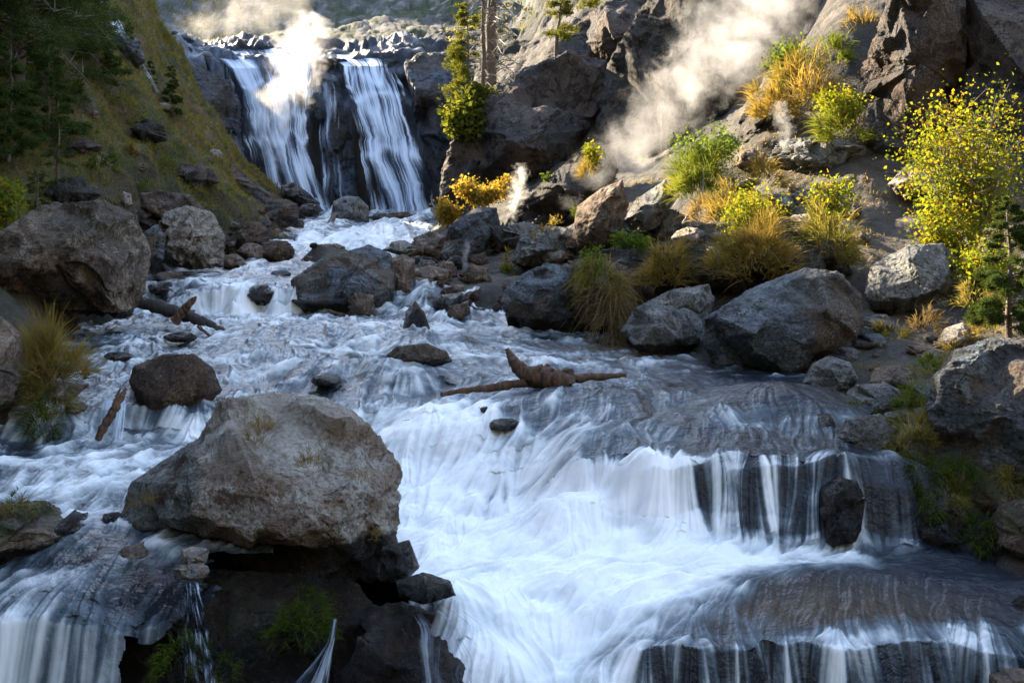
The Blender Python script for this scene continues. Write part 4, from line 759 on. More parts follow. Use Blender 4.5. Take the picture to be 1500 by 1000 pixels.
def leafy(u, v, wpx, hpx, mat, label, d=None, n=None, leaf=.035, name='shrub', cat='shrub', stems=9, group=None, clump=.5):
    """small branching bush: stems and foliage"""
    c = pick(u, v) if d is None else P(u, v, d); d = c[1]; s = d/F; W2, H2 = wpx*s/2, hpx*s
    root = link(name, None, c, None, label, cat, group); lines, tips = [], []
    for i in range(stems):
        a = rng.uniform(0, 2*math.pi); rr = rng.uniform(.15, 1)**.6; tx = np.array([math.cos(a)*rr*W2*.85, math.sin(a)*rr*W2*.7, H2*(1-.45*rr**2)*rng.uniform(.75, 1.)])
        mid = tx*np.array([.3, .3, .55])+rng.normal(size=3)*.03*H2; pts = np.array([(1-t)**2*np.zeros(3)+2*t*(1-t)*mid+t*t*tx for t in np.linspace(0, 1, 7)])
        r0 = .012*H2*rng.uniform(.7, 1.2); lines.append((pts, np.linspace(r0, r0*.2, 7)))
        for j in range(7):
            t = rng.uniform(.3, .98); p0 = pts[int(t*6)]; dv = rng.normal(size=3)*np.array([1, 1, .6])+np.array([0, 0, .5]); dv /= np.linalg.norm(dv); p1 = p0+dv*H2*rng.uniform(.12, .28)
            lines.append((np.array([p0, (p0+p1)/2+rng.normal(size=3)*.01, p1]), np.array([r0*.3, r0*.2, r0*.1]))); tips += [p0*.6+p1*.4, p1, pts[-1]] if j < 2 else [p1, p0*.4+p1*.6]
    v_, f_ = tubes(lines, 5); link('stem', mesh_np('stem', v_, f_, M['twig']), (0, 0, 0), root)
    n = n or int(np.clip(wpx*hpx/7, 200, 9000)); tips = np.array(tips); k = rng.integers(0, len(tips), n)
    pos = tips[k]+rng.normal(size=(n, 3))*H2*.075*clump*2; tone = np.clip(rng.random(len(tips))[k]*.6+rng.random(n)*.45, 0, 1)
    v_, f_, tn, tp = leaves(pos, np.full(n, leaf), tone, .8)
    link('foliage', mesh_np('foliage', v_, f_, M[mat], attrs={'tone': tn, 'tip': tp}), (0, 0, 0), root); return root
def conifer(u, v, hpx, wpx, label, d=None, mat='needle', bare=0., side=None, whorls=22, dens=1., lean=0., trunk_r=None, name='pine_tree', cat='pine tree', top=1., group=None, dead=0, clumpy=.0, nl=.10):
    c = pick(u, v) if d is None else P(u, v, d); d = c[1]; s = d/F; H, W2 = hpx*s, wpx*s/2
    root = link(name, None, c, None, label, cat, group); tr = trunk_r or H*.016
    zt = np.linspace(-.03, 1, 12); wob = np.cumsum(rng.normal(size=(12, 2))*.006*H, 0); pts = np.stack([wob[:, 0]+lean*zt*zt*H, wob[:, 1], zt*H], 1)
    v_, f_ = tubes([(pts, tr*(1.05-zt*top*.93))], 9); link('trunk', mesh_np('trunk', v_, f_, M['bark']), (0, 0, 0), root)
    lines, B, U_, L_ = [], [], [], []; deadl = []
    for w_i in range(whorls):
        z = bare+(1-bare)*(w_i+rng.random())/whorls
        for b_i in range(rng.integers(3, 6)):
            z = np.clip(z+rng.normal()*.6*(1-bare)/whorls, 0, .99); cp = np.array([np.interp(z, zt, pts[:, k]) for k in range(3)])
            a = rng.uniform(0, 2*math.pi)
            if side is not None and rng.random() < .75: a = side+rng.normal()*.6
            ln_ = W2*((1-z)**.75*.9+.12)*rng.uniform(.55, 1.1); dr = np.array([math.cos(a), math.sin(a), 0]); tt = np.linspace(0, 1, 6)
            bp = cp+dr*ln_*tt[:, None]+np.array([0, 0, 1])*(ln_*((.28+rng.normal()*.15)*tt-.42*tt**2+.18*tt**3))[:, None]; lines.append((bp, np.linspace(tr*.22, tr*.05, 6)))
            m = int((26+ln_/W2*60)*dens*2.6); t = rng.uniform(.25, 1., m)**.7
            if clumpy: t = np.round(t*3)/3*.97+rng.normal(size=m)*.04
            pb = np.stack([np.interp(t, tt, bp[:, k]) for k in range(3)], 1)+rng.normal(size=(m, 3))*ln_*(.05+.05*clumpy)
            uv = dr*.7+np.array([0, 0, .25])+rng.normal(size=(m, 3))*.75; uv /= np.linalg.norm(uv, axis=1)[:, None]
            B.append(pb); U_.append(uv); L_.append(np.full(m, H*nl*.5*(1-.4*z)))
    for i in range(dead):
        z = rng.uniform(.05, .9); cp = np.array([np.interp(z, zt, pts[:, k]) for k in range(3)]); a = rng.uniform(0, 2*math.pi); ln_ = W2*rng.uniform(.3, .8); dr = np.array([math.cos(a), math.sin(a), -.25+rng.normal()*.3])
        p1 = cp+dr*ln_; m = (cp+p1)/2+np.array([0, 0, .12*ln_]); deadl.append((np.array([cp, m, p1]), np.array([tr*.16, tr*.1, tr*.04])))
        for j in range(3):
            q0 = cp+(p1-cp)*rng.uniform(.3, .9); q0[2] += .06*ln_; deadl.append((np.array([q0, q0+rng.normal(size=3)*ln_*.22]), np.array([tr*.07, tr*.03])))
    if lines: v_, f_ = tubes(lines, 4); link('branches', mesh_np('branches', v_, f_, M['bark']), (0, 0, 0), root)
    if deadl: v_, f_ = tubes(deadl, 4); link('dead_branches', mesh_np('dead_branches', v_, f_, M['drywood']), (0, 0, 0), root)
    if B:
        B = np.concatenate(B); U_ = np.concatenate(U_); L_ = np.concatenate(L_)*rng.uniform(.6, 1.2, len(B)); v_, f_, tn, tp = blades(B, U_, L_, np.maximum(L_*.13, 1.0*s), .1, 3)
        link('crown', mesh_np('crown', v_, f_, M[mat], attrs={'tone': tn, 'tip': tp}), (0, 0, 0), root)
    return root
# ---- trees
conifer(24, 118, 260, 420, 'large dark spruce with a bare lower trunk at the top left', bare=.08, whorls=30, dens=4, trunk_r=.13, dead=30, nl=.06, name='spruce_tree', cat='spruce')
conifer(96, 40, 150, 170, 'dark spruce partly behind the large one at the top left', whorls=22, dens=3., name='spruce_tree', cat='spruce', nl=.08)
conifer(70, 215, 150, 120, 'dark spruce standing below the large one on the left slope', whorls=20, dens=2.5, name='spruce_tree', cat='spruce', nl=.08)
conifer(8, 240, 190, 130, 'dark spruce cut by the left edge half way down the slope', whorls=20, dens=2.5, name='spruce_tree', cat='spruce', nl=.08)
conifer(135, 120, 130, 90, 'dark spruce right of the large one near the top edge', whorls=18, dens=2., name='spruce_tree', cat='spruce', nl=.09)
conifer(78, 292, 158, 70, 'thin young pine with sparse branches on the left slope', whorls=15, dens=.55, nl=.06, trunk_r=.035)
conifer(50, 312, 72, 44, 'small sapling left of the thin young pine', whorls=10, dens=.5, nl=.08, trunk_r=.02)
conifer(183, 92, 56, 34, 'small dark fir high on the left slope under the skyline', whorls=14, dens=1.1, nl=.11, name='fir_tree', cat='fir')
conifer(252, 176, 74, 38, 'bushy dark fir beside the blue black cliff', whorls=16, dens=1.3, nl=.10, name='fir_tree', cat='fir')
conifer(222, 132, 40, 26, 'shadowed fir between the two small ones on the left slope', whorls=12, dens=1., nl=.11, name='fir_tree', cat='fir')
conifer(722, 152, 240, 120, 'tall half bare pine trunk rising out of the picture on the brown cliff', d=31, bare=.75, whorls=8, dens=1., trunk_r=.19, top=.5, dead=70)
conifer(706, 150, 200, 80, 'slimmer dead pine just left of the tall half bare pine', d=30.5, bare=.97, whorls=1, trunk_r=.08, top=.6, dead=70)
conifer(686, 175, 190, 84, 'yellow green pine with clumped needles hanging left of the tall trunk', d=30, mat='needle_y', side=math.pi, bare=.1, whorls=15, dens=1.3, clumpy=1, nl=.05, trunk_r=.05, dead=14)
conifer(815, 88, 110, 76, 'small leaning pine with a bare twisted base on the upper cliff shoulder', d=30.5, mat='needle_y', bare=.28, whorls=11, dens=1.3, lean=.1, clumpy=1, nl=.07, trunk_r=.07, dead=6)
conifer(864, 10, 80, 60, 'pine cut by the top edge behind the upper cliff shoulder', d=34, mat='needle_y', whorls=9, dens=1., clumpy=1, nl=.08)
leafy(684, 205, 66, 62, 'needle_y', 'round dwarf pine bush clinging to the edge of the brown cliff', d=29.3, leaf=.16, n=3200, stems=14, clump=.9)
leafy(704, 165, 50, 44, 'needle_y', 'sunlit dwarf pine at the foot of the tall half bare pine', d=29.6, leaf=.15, n=2000, stems=10, clump=.8)
conifer(1478, 500, 210, 150, 'small dark green pine standing on the massive blue grey boulder', d=7.9, whorls=20, dens=4.5, nl=.08, trunk_r=.028, bare=.1)
# ---- shrubs
leafy(1425, 372, 190, 262, 'l_yellow', 'tall yellow and green leaved shrub at the right edge', d=11.6, n=9000, leaf=.044, stems=36, clump=.42)
leafy(1385, 400, 120, 120, 'l_yellow', 'lower green skirt of leaves left of the tall yellow shrub', d=11.4, n=2200, leaf=.05, stems=12, clump=.6)
leafy(1440, 440, 120, 90, 'l_yellow', 'bright shrub under the small dark green pine', d=10.6, n=2200, leaf=.045, stems=12, clump=.7)
leafy(6, 345, 60, 90, 'l_yellow', 'yellow leaved shrub cut by the left edge behind the huge brown boulder', d=14.5, n=1200, leaf=.07, stems=10)
leafy(700, 302, 96, 40, 'l_orange', 'glowing orange and yellow shrub on the crest of the grey domed boulder', d=20.8, n=3000, leaf=.07, stems=16, clump=.8)
leafy(655, 332, 50, 40, 'l_orange', 'olive and orange shrub left of the glowing one', d=21.2, n=1500, leaf=.07, stems=10, clump=.8)
leafy(740, 288, 46, 34, 'l_orange', 'small orange shrub right of the glowing one', d=21.2, n=900, leaf=.07, stems=8, clump=.8)
leafy(868, 252, 30, 50, 'l_yellow', 'slender orange green shrub where the slab meets the steam', d=19.2, n=700, leaf=.06, stems=7)
leafy(1030, 262, 110, 84, 'l_green', 'green leafy shrub crowning the mound in front of the steam', d=15.6, n=3600, leaf=.045, stems=18, clump=.7)
leafy(1105, 365, 100, 96, 'l_yellow', 'bright yellow green shrub on the sunlit bank', d=12.4, n=3000, leaf=.04, stems=18, clump=.7)
leafy(1216, 345, 70, 92, 'l_yellow', 'upright lance leaved yellow green plant right of the bright shrub', d=12.6, n=1300, leaf=.055, stems=14, clump=.5)
leafy(1232, 190, 84, 66, 'l_yellow', 'yellow green shrub at the foot of the left buttress', d=15.2, n=2400, leaf=.05, stems=14, clump=.7)
leafy(1160, 120, 90, 60, 'l_green', 'green shrub high on the grassy mound', d=17.6, n=2200, leaf=.06, stems=14, clump=.7)
leafy(925, 378, 70, 50, 'l_green', 'dark green shrub shaded under the pale rounded rock spur', d=13.8, n=1500, leaf=.045, stems=10)
leafy(868, 420, 48, 66, 'l_green', 'thin leafy plant on top of the dark overhanging outcrop', d=12.1, n=700, leaf=.035, stems=10)
leafy(800, 270, 30, 20, 'l_green', 'tiny shrub on the sloping grey slab', d=20.4, n=200, leaf=.06, stems=5)
# ---- tussocks on the right bank: (u, base v, width, height, mat, d, label)
T = [(1180, 168, 120, 92, 'g_gold', 17.0, 'shaggy golden green grass mound below the skyline'), (1130, 172, 70, 60, 'g_gold', 16.8, 'brown gold grass hanging left of the shaggy mound'), (1222, 100, 70, 66, 'g_green', 18.0, 'green grass mound against the left buttress'),
     (1265, 62, 60, 60, 'g_gold', 18.6, 'golden grass cluster glowing beside the top of the left buttress'), (1235, 205, 84, 60, 'g_green', 15.1, 'drooping grass under the yellow green shrub'), (1030, 290, 130, 78, 'g_green', 15.3, 'long green grass cascading off the mound in front of the steam'),
     (1120, 275, 70, 50, 'g_gold', 15.0, 'golden weeds on the broken ledge'), (1075, 330, 110, 62, 'g_gold', 13.6, 'tawny grass strip between the mound and the bright shrub'), (1030, 325, 60, 50, 'g_dry', 14.0, 'dry brown grass at the root of the mound'),
     (978, 415, 84, 76, 'g_gold', 12.2, 'bushy brown gold tussock on the dark rock step'), (1110, 410, 130, 100, 'g_gold', 11.6, 'big shaggy tussock above the biggest bluish boulder'), (1215, 385, 90, 100, 'g_olive', 12.0, 'olive tussock drooping below the lance leaved plant'),
     (1060, 405, 60, 70, 'g_gold', 11.9, 'narrow gold tussock left of the big shaggy one'), (790, 352, 34, 22, 'g_gold', 17.0, 'small orange tuft on the sunlit ledge'), (742, 395, 22, 34, 'g_gold', 17.6, 'upright orange tuft on the gravel bank'), (745, 408, 20, 26, 'g_green', 17.3, 'green tuft below the upright orange tuft'),
     (815, 330, 26, 20, 'g_gold', 18.0, 'tiny orange tuft beside the tall tan rock face'), (845, 320, 20, 24, 'g_green', 16.0, 'little green tuft beside the tall tan rock face'), (860, 262, 26, 44, 'g_gold', 19., 'orange grass under the slender shrub'),
     (1445, 500, 110, 34, 'g_gold', 8.8, 'sunlit yellow grass behind the massive blue grey boulder'), (1400, 512, 50, 24, 'g_gold', 9.0, 'short lit grass by the small sunlit pale stone'), (1360, 545, 60, 34, 'g_green', 8.7, 'green grass growing over the path edge'),
     (1335, 600, 56, 60, 'g_green', 7.9, 'grass clump spilling between the grey stones and the massive boulder'), (1345, 660, 60, 70, 'g_olive', 7.4, 'trailing grass down the left side of the massive blue grey boulder'), (1255, 612, 70, 26, 'g_green', 7.9, 'low green plants fringing the lichen spotted boulder'),
     (1300, 500, 60, 34, 'g_olive', 9.8, 'shaded grass beside the step stone'), (1350, 490, 60, 40, 'g_dry', 9.9, 'dry grass beside the footpath'), (1390, 740, 80, 50, 'g_olive', 6.8, 'dark grass drooping in the shade of the lower right bank'), (1430, 450, 80, 40, 'g_olive', 10., 'olive grass under the bright shrub'),
     (1440, 400, 90, 40, 'g_green', 11.2, 'grass at the foot of the tall yellow shrub')]
for (u, v, w_, h_, m, d, lab) in T: tuft(u, v, w_, h_, m, lab, d if (u < 1290 or v < 480) else None)
tuft(885, 425, 60, 66, 'g_olive', 'long hanging grass beard on the dark overhanging outcrop, upper part', 12.0, hang=.6, length=.7, droop=1.)
tuft(895, 470, 56, 80, 'g_dry', 'trailing dead grass curtain on the dark overhanging outcrop, lower part', 11.95, hang=1.2, length=.9, droop=1.4, dens=.6)
# ---- left bank
tuft(78, 556, 96, 74, 'g_gold', 'tall seeding golden grass clump on the left bank', 8.6, length=.8, droop=.35)
tuft(40, 575, 80, 90, 'g_dry', 'dry grass behind the brown boulder at the left edge', 8.8, length=.7, droop=.4)
tuft(70, 600, 90, 60, 'g_olive', 'green grass hanging below the tall golden clump', 8.4, hang=.5, length=.6, droop=.9)
tuft(60, 640, 90, 60, 'fern', 'dark moss and fern drape on the wet left bank', 8.3, hang=.6, length=.5, droop=.9)
rock([(-60, 620), (0, 600), (60, 590), (120, 600), (135, 640), (110, 680), (0, 690), (-60, 690)], 8.75, 'wet', 'undercut dark bank below the golden grass', .45, n=90, rough=.1, moss=.5, name='rock_ledge', cat='rock ledge')
rock((78, 560, 116, 588), 8.5, 'brown', 'brown stone poking out under the golden grass', .2)
rock((96, 590, 130, 606), 8.6, 'brown', 'small flat reddish stone on the left shore', .15)
tuft(30, 745, 40, 30, 'g_green', 'bright green moss tuft on the low brown lower left rock', 5.75, length=.35, droop=.6)
tuft(20, 755, 70, 26, 'g_dry', 'brown moss cushion on the low brown lower left rock', 5.7, length=.3)
for (u, v, w_, h_, d, lab) in [(378, 650, 60, 40, 5.75, 'dry grass in a hollow on top of the large tan boulder'), (450, 690, 46, 34, 5.55, 'straw coloured grass in the crack of the large tan boulder'), (530, 705, 36, 20, 5.5, 'grass tuft near the right shoulder of the large tan boulder'), (205, 745, 40, 30, 5.8, 'brown weeds on the left foot of the large tan boulder'), (548, 790, 24, 24, 5.5, 'hanging straw on the right side of the large tan boulder')]:
    tuft(u, v, w_, h_, 'g_dry', lab, d, length=.8, dens=.45, droop=.5, width=.8)
for (u, v, w_, h_, d, lab) in [(265, 970, 80, 60, 5.1, 'green moss on the dark dripping ledge behind the double water thread'), (440, 925, 110, 70, 5.2, 'wide moss drape low under the large tan boulder'), (330, 985, 40, 40, 5.08, 'small moss patch right of the double water thread')]:
    tuft(u, v, w_, h_, 'fern', lab, d, length=.35, dens=.8, droop=.8, hang=.3, name='moss_patch', cat='moss')
for (b_, d0, m_, lab) in [((1300, 620, 1350, 660), None, 'grey', 'small grey stone under the trailing grass of the right bank'), ((1330, 560, 1375, 600), None, 'blue', 'bluish stone touching the left face of the massive blue grey boulder'),
        ((1215, 672, 1270, 706), None, 'darkbrown', 'dark stone at the right end of the cascade lip'), ((1262, 690, 1318, 735), None, 'darkbrown', 'low dark stone right of the cascade lip stone'), ((1150, 560, 1185, 590), 9.2, 'wet', 'wet stone in the shadow under the biggest bluish boulder')]:
    rock(b_, d0, m_, lab, .2, moss=.3, rough=.06)
for (u, v, w_, h_, m_, d0, lab) in [(1320, 690, 60, 60, 'g_olive', None, 'shaded grass sprays left of the dark ferny growth'), (1290, 650, 40, 40, 'g_green', None, 'small grass tuft behind the lichen spotted boulder'), (1410, 720, 60, 60, 'fern', None, 'ferns hanging under the massive blue grey boulder'), (1480, 745, 60, 60, 'g_olive', None, 'drooping grass at the right edge above the dark pool'), (1350, 765, 80, 40, 'fern', None, 'low fern fringe above the dark pool')]:
    tuft(u, v, w_, h_, m_, lab, d0, hang=.5, droop=.9, length=.6)
SHR = [(40, 235, 60, 40), (120, 200, 50, 36), (150, 255, 60, 34), (200, 230, 40, 28), (180, 170, 46, 30), (240, 250, 40, 26), (95, 150, 70, 44), (150, 110, 60, 40), (285, 285, 40, 22), (215, 300, 46, 26), (110, 285, 60, 34), (20, 180, 60, 40), (300, 315, 36, 20), (60, 110, 70, 40), (170, 60, 46, 28), (262, 215, 30, 20), (205, 190, 36, 24), (330, 300, 26, 18)]
for k, (u, v, w_, h_) in enumerate(SHR):
    tuft(u, v, w_, h_, ['g_olive', 'g_green', 'fern', 'g_gold'][k % 4], ['low dark green bush in the grass of the left slope', 'light green clump of plants in the grass of the left slope', 'mossy low bush in the grass of the left slope', 'yellowish grass clump on the left slope'][k % 4], length=.4, droop=.7, name='slope_bush', cat='bush', group='low bushes on the left slope')
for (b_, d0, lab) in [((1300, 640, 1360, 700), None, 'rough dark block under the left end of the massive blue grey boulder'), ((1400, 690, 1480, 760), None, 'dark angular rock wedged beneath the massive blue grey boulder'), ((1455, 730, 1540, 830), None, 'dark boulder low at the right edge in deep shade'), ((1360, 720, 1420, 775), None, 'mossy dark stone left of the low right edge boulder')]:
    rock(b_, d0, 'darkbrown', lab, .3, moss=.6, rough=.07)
tuft(1345, 720, 70, 70, 'fern', 'dark ferny growth hanging over the shaded lower right bank', None, hang=.5, droop=.9)
tuft(1440, 790, 110, 50, 'fern', 'dark grass fringe just above the water at the lower right', None, hang=.3, droop=.9)
tuft(1385, 800, 60, 40, 'g_olive', 'thin grass sprig at the waterline in the lower right shade', None, dens=.5, length=.7)
# ---- ground cover
def cover(name, n, ur, vr, dr, hpx, mat, label, keep=None, wpx=1.3):
    j = rng.integers(np.searchsorted(gu, ur[0]), np.searchsorted(gu, ur[1]), n); lo, hi = np.searchsorted(gd, dr[0]), np.searchsorted(gd, dr[1]); i = rng.integers(lo, hi, n)
    fr = rng.random((n, 2)); i2 = np.minimum(i+1, len(gd)-1); j2 = np.minimum(j+1, len(gu)-1)
    X = GX[i, j]*(1-fr[:, 0])+GX[i2, j]*fr[:, 0]; Y = GY[i, j]*(1-fr[:, 0])+GY[i2, j]*fr[:, 0]; Zz = GZ[i, j]*(1-fr[:, 0])+GZ[i2, j]*fr[:, 0]
    dx = (GX[i, j2]-GX[i, j])*fr[:, 1]; X = X+dx; Zz = Zz+(GZ[i, j2]-GZ[i, j])*fr[:, 1]
    V_ = V0-F*Zz/Y; outv = gout.reshape(gsh)[i, j]; b0 = np.stack([X, Y, Zz], 1)
    m = (V_ > vr[0]) & (V_ < vr[1]) & (outv > .5); nz = fbm(b0*.45, 4, .55, 51)+.3*perlin(b0*1.7, 5)
    m &= nz > (-.12 if keep is None else keep); b0 = b0[m]; nz = nz[m]; k = len(b0); s = b0[:, 1]/F
    up = rng.normal(size=(k, 3))*.35+np.array([.15, -.25, .9]); up /= np.linalg.norm(up, axis=1)[:, None]
    tone = np.clip(.45+.9*fbm(b0*.35+7, 3, .5, 60)+rng.normal(size=k)*.2, 0, 1)
    v_, f_, tn, tp = blades(b0-np.array([0, 0, .02]), up, hpx*s*rng.uniform(.4, 1.3, k), wpx*s, .5, 3, tone=tone)
    link(name, mesh_np(name, v_, f_, M[mat], attrs={'tone': tn, 'tip': tp}), kind='stuff', label=label)
cover('grass', 170000, (-110, 430), (-20, 420), (9, 50), 12, 'g_olive', 'rough olive and brown grass covering the left slope', keep=-.22)
cover('dry_slope_grass', 40000, (-110, 430), (-20, 420), (9, 50), 13, 'g_dry', 'pale dry grass mixed into the left slope', keep=.08)
cover('far_scrub', 30000, (200, 900), (-30, 110), (64, 148), 7, 'g_olive', 'low dark scrub on the far hillside', keep=.0, wpx=2.)
cover('bank_weeds', 9000, (900, 1300), (90, 420), (11, 22), 12, 'g_gold', 'scattered weeds between the rocks of the right bank', keep=.12)
cover('path_grass', 60000, (1180, 1600), (420, 900), (6, 12.5), 15, 'g_olive', 'short grass around the lower footpath', keep=-.08)
cover('far_bank_weeds', 8000, (640, 980), (110, 300), (19, 40), 6, 'g_olive', 'sparse weeds in the cracks of the right hand cliffs', keep=.2)

# ------------------------------------------------------------------ driftwood
def log(pts_px, radii, mat, label, name='log', cat='log', sides=9, extra=()):
    L = [(np.array([P(*p) for p in pts_px]), np.array(radii))]+[(np.array([P(*p) for p in e[0]]), np.array(e[1])) for e in extra]
    c = L[0][0].mean(0); out_ = []
    for pts, rad in L:
        t = np.linspace(0, 1, max(14, len(pts)*6)); tk = np.linspace(0, 1, len(pts)); pp = np.stack([np.interp(t, tk, pts[:, k]) for k in range(3)], 1); rr = np.interp(t, tk, rad)
        pp[1:-1] = (pp[:-2]+2*pp[1:-1]+pp[2:])/4; pp = pp+rng.normal(size=pp.shape)*(rr*.12)[:, None]; out_.append((pp-c, rr*(1+rng.normal(size=len(rr))*.1)))
    v_, f_ = tubes(out_, sides); v_ = v_+.12*np.mean(radii)*perlin(v_*30)[:, None]
    return link(name, mesh_np(name, v_, f_, M[mat]), c, None, label, cat)
log([(645, 577, 8.6), (700, 570, 8.62), (760, 562, 8.66), (830, 554, 8.8), (880, 552, 8.95), (916, 549, 9.1)], [.018, .032, .04, .042, .035, .02], 'wetwood', 'long reddish waterlogged trunk lying across the rapids',)
log([(742, 512, 8.9), (752, 528, 8.85), (765, 545, 8.75), (790, 552, 8.65), (815, 556, 8.6), (836, 562, 8.55)], [.02, .05, .065, .09, .10, .06], 'wetwood', 'dark gnarled driftwood stump with an upright horn', 'driftwood_stump', 'driftwood', 12,
    extra=[([(800, 560, 8.95), (806, 545, 8.9), (800, 535, 8.85)], [.06, .045, .02]), ([(815, 560, 8.95), (832, 545, 8.85), (838, 555, 8.8)], [.06, .05, .03]), ([(780, 552, 9), (795, 566, 8.85), (812, 568, 8.8)], [.05, .04, .03])])
log([(198, 440, 13.3), (250, 455, 13.2), (300, 472, 13.1), (332, 488, 13.0)], [.09, .08, .07, .04], 'blackwood', 'thick black wet log slanting out from the left shore')
log([(205, 436, 13.9), (240, 446, 13.8), (285, 456, 13.7)], [.03, .035, .02], 'drywood', 'thin pale log lying behind the thick black one')
log([(256, 470, 13.0), (270, 455, 13.0), (282, 440, 13.0), (288, 436, 13)], [.07, .06, .04, .02], 'wetwood', 'broken brown stub propped on the thick black log')
log([(290, 478, 12.2), (308, 492, 12.1), (318, 500, 12.0)], [.02, .018, .012], 'wetwood', 'short reddish stick caught in the shallows')
log([(142, 645, 8.15), (160, 612, 8.2), (176, 585, 8.3), (184, 570, 8.4)], [.03, .04, .03, .015], 'wetwood', 'forked stick leaning in the small left cascade', extra=[([(165, 600, 8.22), (172, 580, 8.25), (177, 568, 8.3)], [.02, .015, .008])])
log([(102, 541, 10), (120, 540, 10), (146, 543, 10)], [.02, .022, .012], 'drywood', 'pale stick lying on the left shore stones')
log([(608, 130, 69), (630, 100, 71), (652, 72, 73)], [.10, .12, .06], 'drywood', 'bleached fallen trunk leaning on the far hillside by the right waterfall')
log([(455, 70, 75), (478, 55, 77), (500, 42, 79)], [.12, .12, .08], 'drywood', 'bleached fallen trunk above the rib between the two waterfalls')
log([(482, 330, 40), (488, 318, 40), (492, 312, 40)], [.12, .1, .05], 'drywood', 'white broken branch caught by the round grey boulder')
log([(1012, 322, 14.6), (1026, 300, 14.6), (1030, 270, 14.8), (1031, 245, 15)], [.02, .025, .02, .012], 'drywood', 'grey dead stem running down the mound in front of the steam')
log([(1000, 328, 14.4), (1010, 312, 14.5), (1020, 300, 14.5)], [.02, .02, .012], 'drywood', 'short dead branch at the foot of the grey dead stem')
# ------------------------------------------------------------------ loose stones
def scatter(n, ur, vr, mats, rpx, label, group, dmin=9, seed=0):
    r_ = np.random.default_rng(seed); protos = []
    for i in range(4):
        o = rock((U0-rpx, V0-rpx*.8, U0+rpx, V0+rpx*.8), 10, mats[i % len(mats)], label, name='stone', cat='stone', n=22, rough=.08, group=group, wet=-99, seed=seed+i); protos.append(o)
    h0 = 10*rpx/F
    for k in range(n):
        u, v = r_.uniform(*ur), r_.uniform(*vr); c = pick(u, v, dmin)
        o = protos[k] if k < 4 else protos[k % 4].copy()
        if k >= 4: COL.objects.link(o)
        s = c[1]/10*r_.uniform(.35, 1.25)**1.3; o.scale = (s, s*r_.uniform(.7, 1.2), s*r_.uniform(.6, 1)); o.rotation_euler = (0, 0, r_.uniform(0, 6.28)); o.location = c-np.array([0, 0, h0*s*.55])
scatter(46, (600, 760), (385, 470), ['grey', 'brown', 'darkbrown', 'wet'], 13, 'small stone among the rubble of the bank left of the fluted outcrop', 'rubble on the centre right bank', 13, 7)
scatter(40, (205, 425), (330, 405), ['brown', 'darkbrown', 'grey', 'brown'], 12, 'small stone along the left shore below the slope', 'rubble on the left shore', 14, 8)
scatter(34, (380, 640), (300, 400), ['wet', 'darkbrown', 'brown', 'wet'], 11, 'small dark stone in the bed of the upper rapids', 'stones in the upper rapids', 20, 9)
scatter(40, (1180, 1400), (440, 620), ['grey', 'blue', 'brown', 'grey'], 13, 'small stone on the lower right bank beside the path', 'stones by the lower footpath', 7, 10)
scatter(40, (860, 1330), (250, 430), ['grey', 'slab', 'brown', 'pale'], 13, 'loose stone on the sunlit right slope', 'stones on the right slope', 11, 11)
scatter(24, (60, 330), (140, 330), ['brown', 'tan', 'grey', 'brown'], 9, 'small stone lying in the left slope grass', 'stones on the left slope', 12, 12)

for k, (u, v, w_, h_) in enumerate([(300, 82, 18, 8), (470, 92, 22, 12), (572, 92, 24, 14)]):
    rock((u-w_//2, v-h_//2, u+w_//2, v+h_//2), 58.5, 'bluecliff', 'wet rock breaking the lip of the waterfalls', None, n=30, rough=.1, group='rocks along the waterfall lip', name='stone', cat='stone')
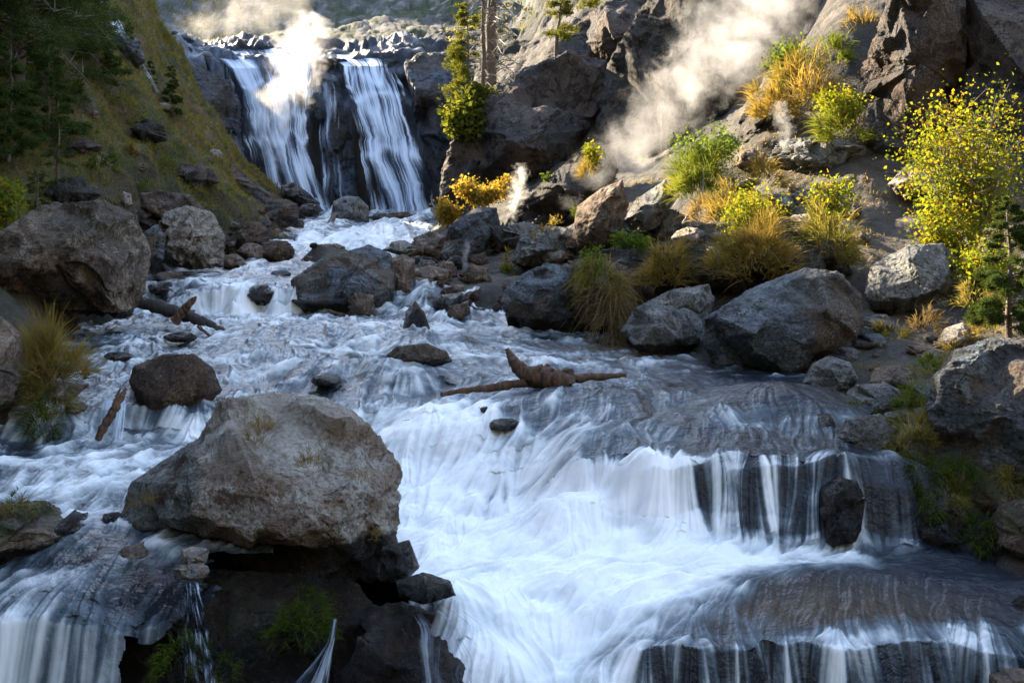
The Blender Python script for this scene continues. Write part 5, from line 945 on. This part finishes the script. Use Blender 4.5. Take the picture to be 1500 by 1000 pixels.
# ------------------------------------------------------------------ steam
def steam(pts, label, dens=.8, seed=0, fr=1., col=(1, .99, .98), thr=.5, ani=.3):
    """pts: [(u, v, d, radius_px)] along the plume; closed hull with noisy density inside"""
    C_ = np.array([P(*p[:3]) for p in pts]); R_ = np.array([p[3]*p[2]/F for p in pts]); k = 26
    t = np.linspace(0, 1, k); tk = np.linspace(0, 1, len(pts)); cc = np.stack([np.interp(t, tk, C_[:, i]) for i in range(3)], 1); rr = np.interp(t, tk, R_)
    for _ in range(3): cc[1:-1] = (cc[:-2]+cc[1:-1]+cc[2:])/3; rr[1:-1] = (rr[:-2]+rr[1:-1]+rr[2:])/3
    rr = rr*np.sqrt(np.clip(1-(2*t-1)**10, .003, 1))
    org = cc[0]; v_, f_ = tubes([(cc-org, rr)], 20)
    size = R_.mean()
    N = NT('steam'); co = objco(N)
    # radial falloff: sum of soft balls strung along the plume
    K = 9; tb = np.linspace(.04, .96, K); cb = np.stack([np.interp(tb, t, cc[:, i]-org[i]) for i in range(3)], 1); rb = np.interp(tb, t, rr)*.95
    step_ = np.linalg.norm(np.diff(cb, axis=0), axis=1).mean(); rb = np.maximum(rb, 1e-3)
    warp = N.n('ShaderNodeTexNoise', Vector=co, Scale=.8/size*fr, Detail=3., Roughness=.6)
    wv = N.n('ShaderNodeVectorMath', {'operation': 'MULTIPLY_ADD'}, i0=warp.outputs['Color'], i1=(size*1.0,)*3, i2=co).outputs[0]
    wv = N.n('ShaderNodeVectorMath', {'operation': 'SUBTRACT'}, i0=wv, i1=(size*.5,)*3).outputs[0]
    acc_ = None
    for i in range(K):
        dd = N.n('ShaderNodeVectorMath', {'operation': 'DISTANCE'}, i0=wv, i1=tuple(cb[i])).outputs['Value']
        g = N.rng(dd, 0, float(rb[i]), 1, 0); acc_ = g if acc_ is None else N.math('MAXIMUM', acc_, g)
    nz = N.noise(wv, 2.6/size*fr, 7, .68, .4)
    den = N.math('MULTIPLY', N.rng(N.math('ADD', N.math('MULTIPLY', nz, 1.25), N.math('MULTIPLY', acc_, .36)), thr+.25, thr+.56), N.rng(acc_, 0, .35))
    den = N.math('MULTIPLY', den, dens/size)
    vs = N.n('ShaderNodeVolumeScatter', Color=col, Density=den, Anisotropy=ani)
    m = N.out(vol=vs.outputs[0])
    link('steam', mesh_np('steam', v_, f_, m), org, None, label, None, 'hot spring steam', 'stuff')
steam([(800, 330, 19.5, 12), (850, 280, 19.5, 55), (920, 215, 19.5, 90), (990, 130, 19.5, 120), (1080, 50, 20, 140), (1170, -30, 20.5, 150)], 'thick sunlit steam bank billowing up before the dark slab', .42, 1)
steam([(1150, 225, 15.2, 16), (1150, 190, 15.4, 26), (1140, 150, 15.6, 26)], 'faint steam rising from the vent on the crumbly ledge', .3, 2)
steam([(748, 330, 18.8, 12), (752, 300, 18.8, 22), (760, 270, 18.8, 26), (765, 240, 19, 20)], 'curling wisp of steam right of the orange shrubs', .6, 3)
steam([(680, 392, 18.6, 10), (682, 372, 18.6, 14), (686, 350, 18.6, 12)], 'tiny wisp of steam beside the grey domed boulder', .5, 4)
steam([(420, 275, 49, 14), (402, 245, 49, 26), (394, 205, 49, 42), (410, 150, 49, 60), (440, 90, 49.5, 72), (460, 20, 50, 80)], 'bright steam column standing in front of the left waterfall', .65, 5)
steam([(395, 322, 49, 16), (450, 305, 49, 22), (520, 312, 49, 18), (590, 308, 49, 22), (650, 300, 49, 18)], 'soft spray mist at the foot of the two waterfalls', .35, 8)
steam([(225, 60, 62, 46), (290, 40, 64, 62), (370, 20, 66, 80), (450, -20, 68, 90)], 'golden haze of steam above the waterfall lip', .2, 6, col=(1, .96, .88))
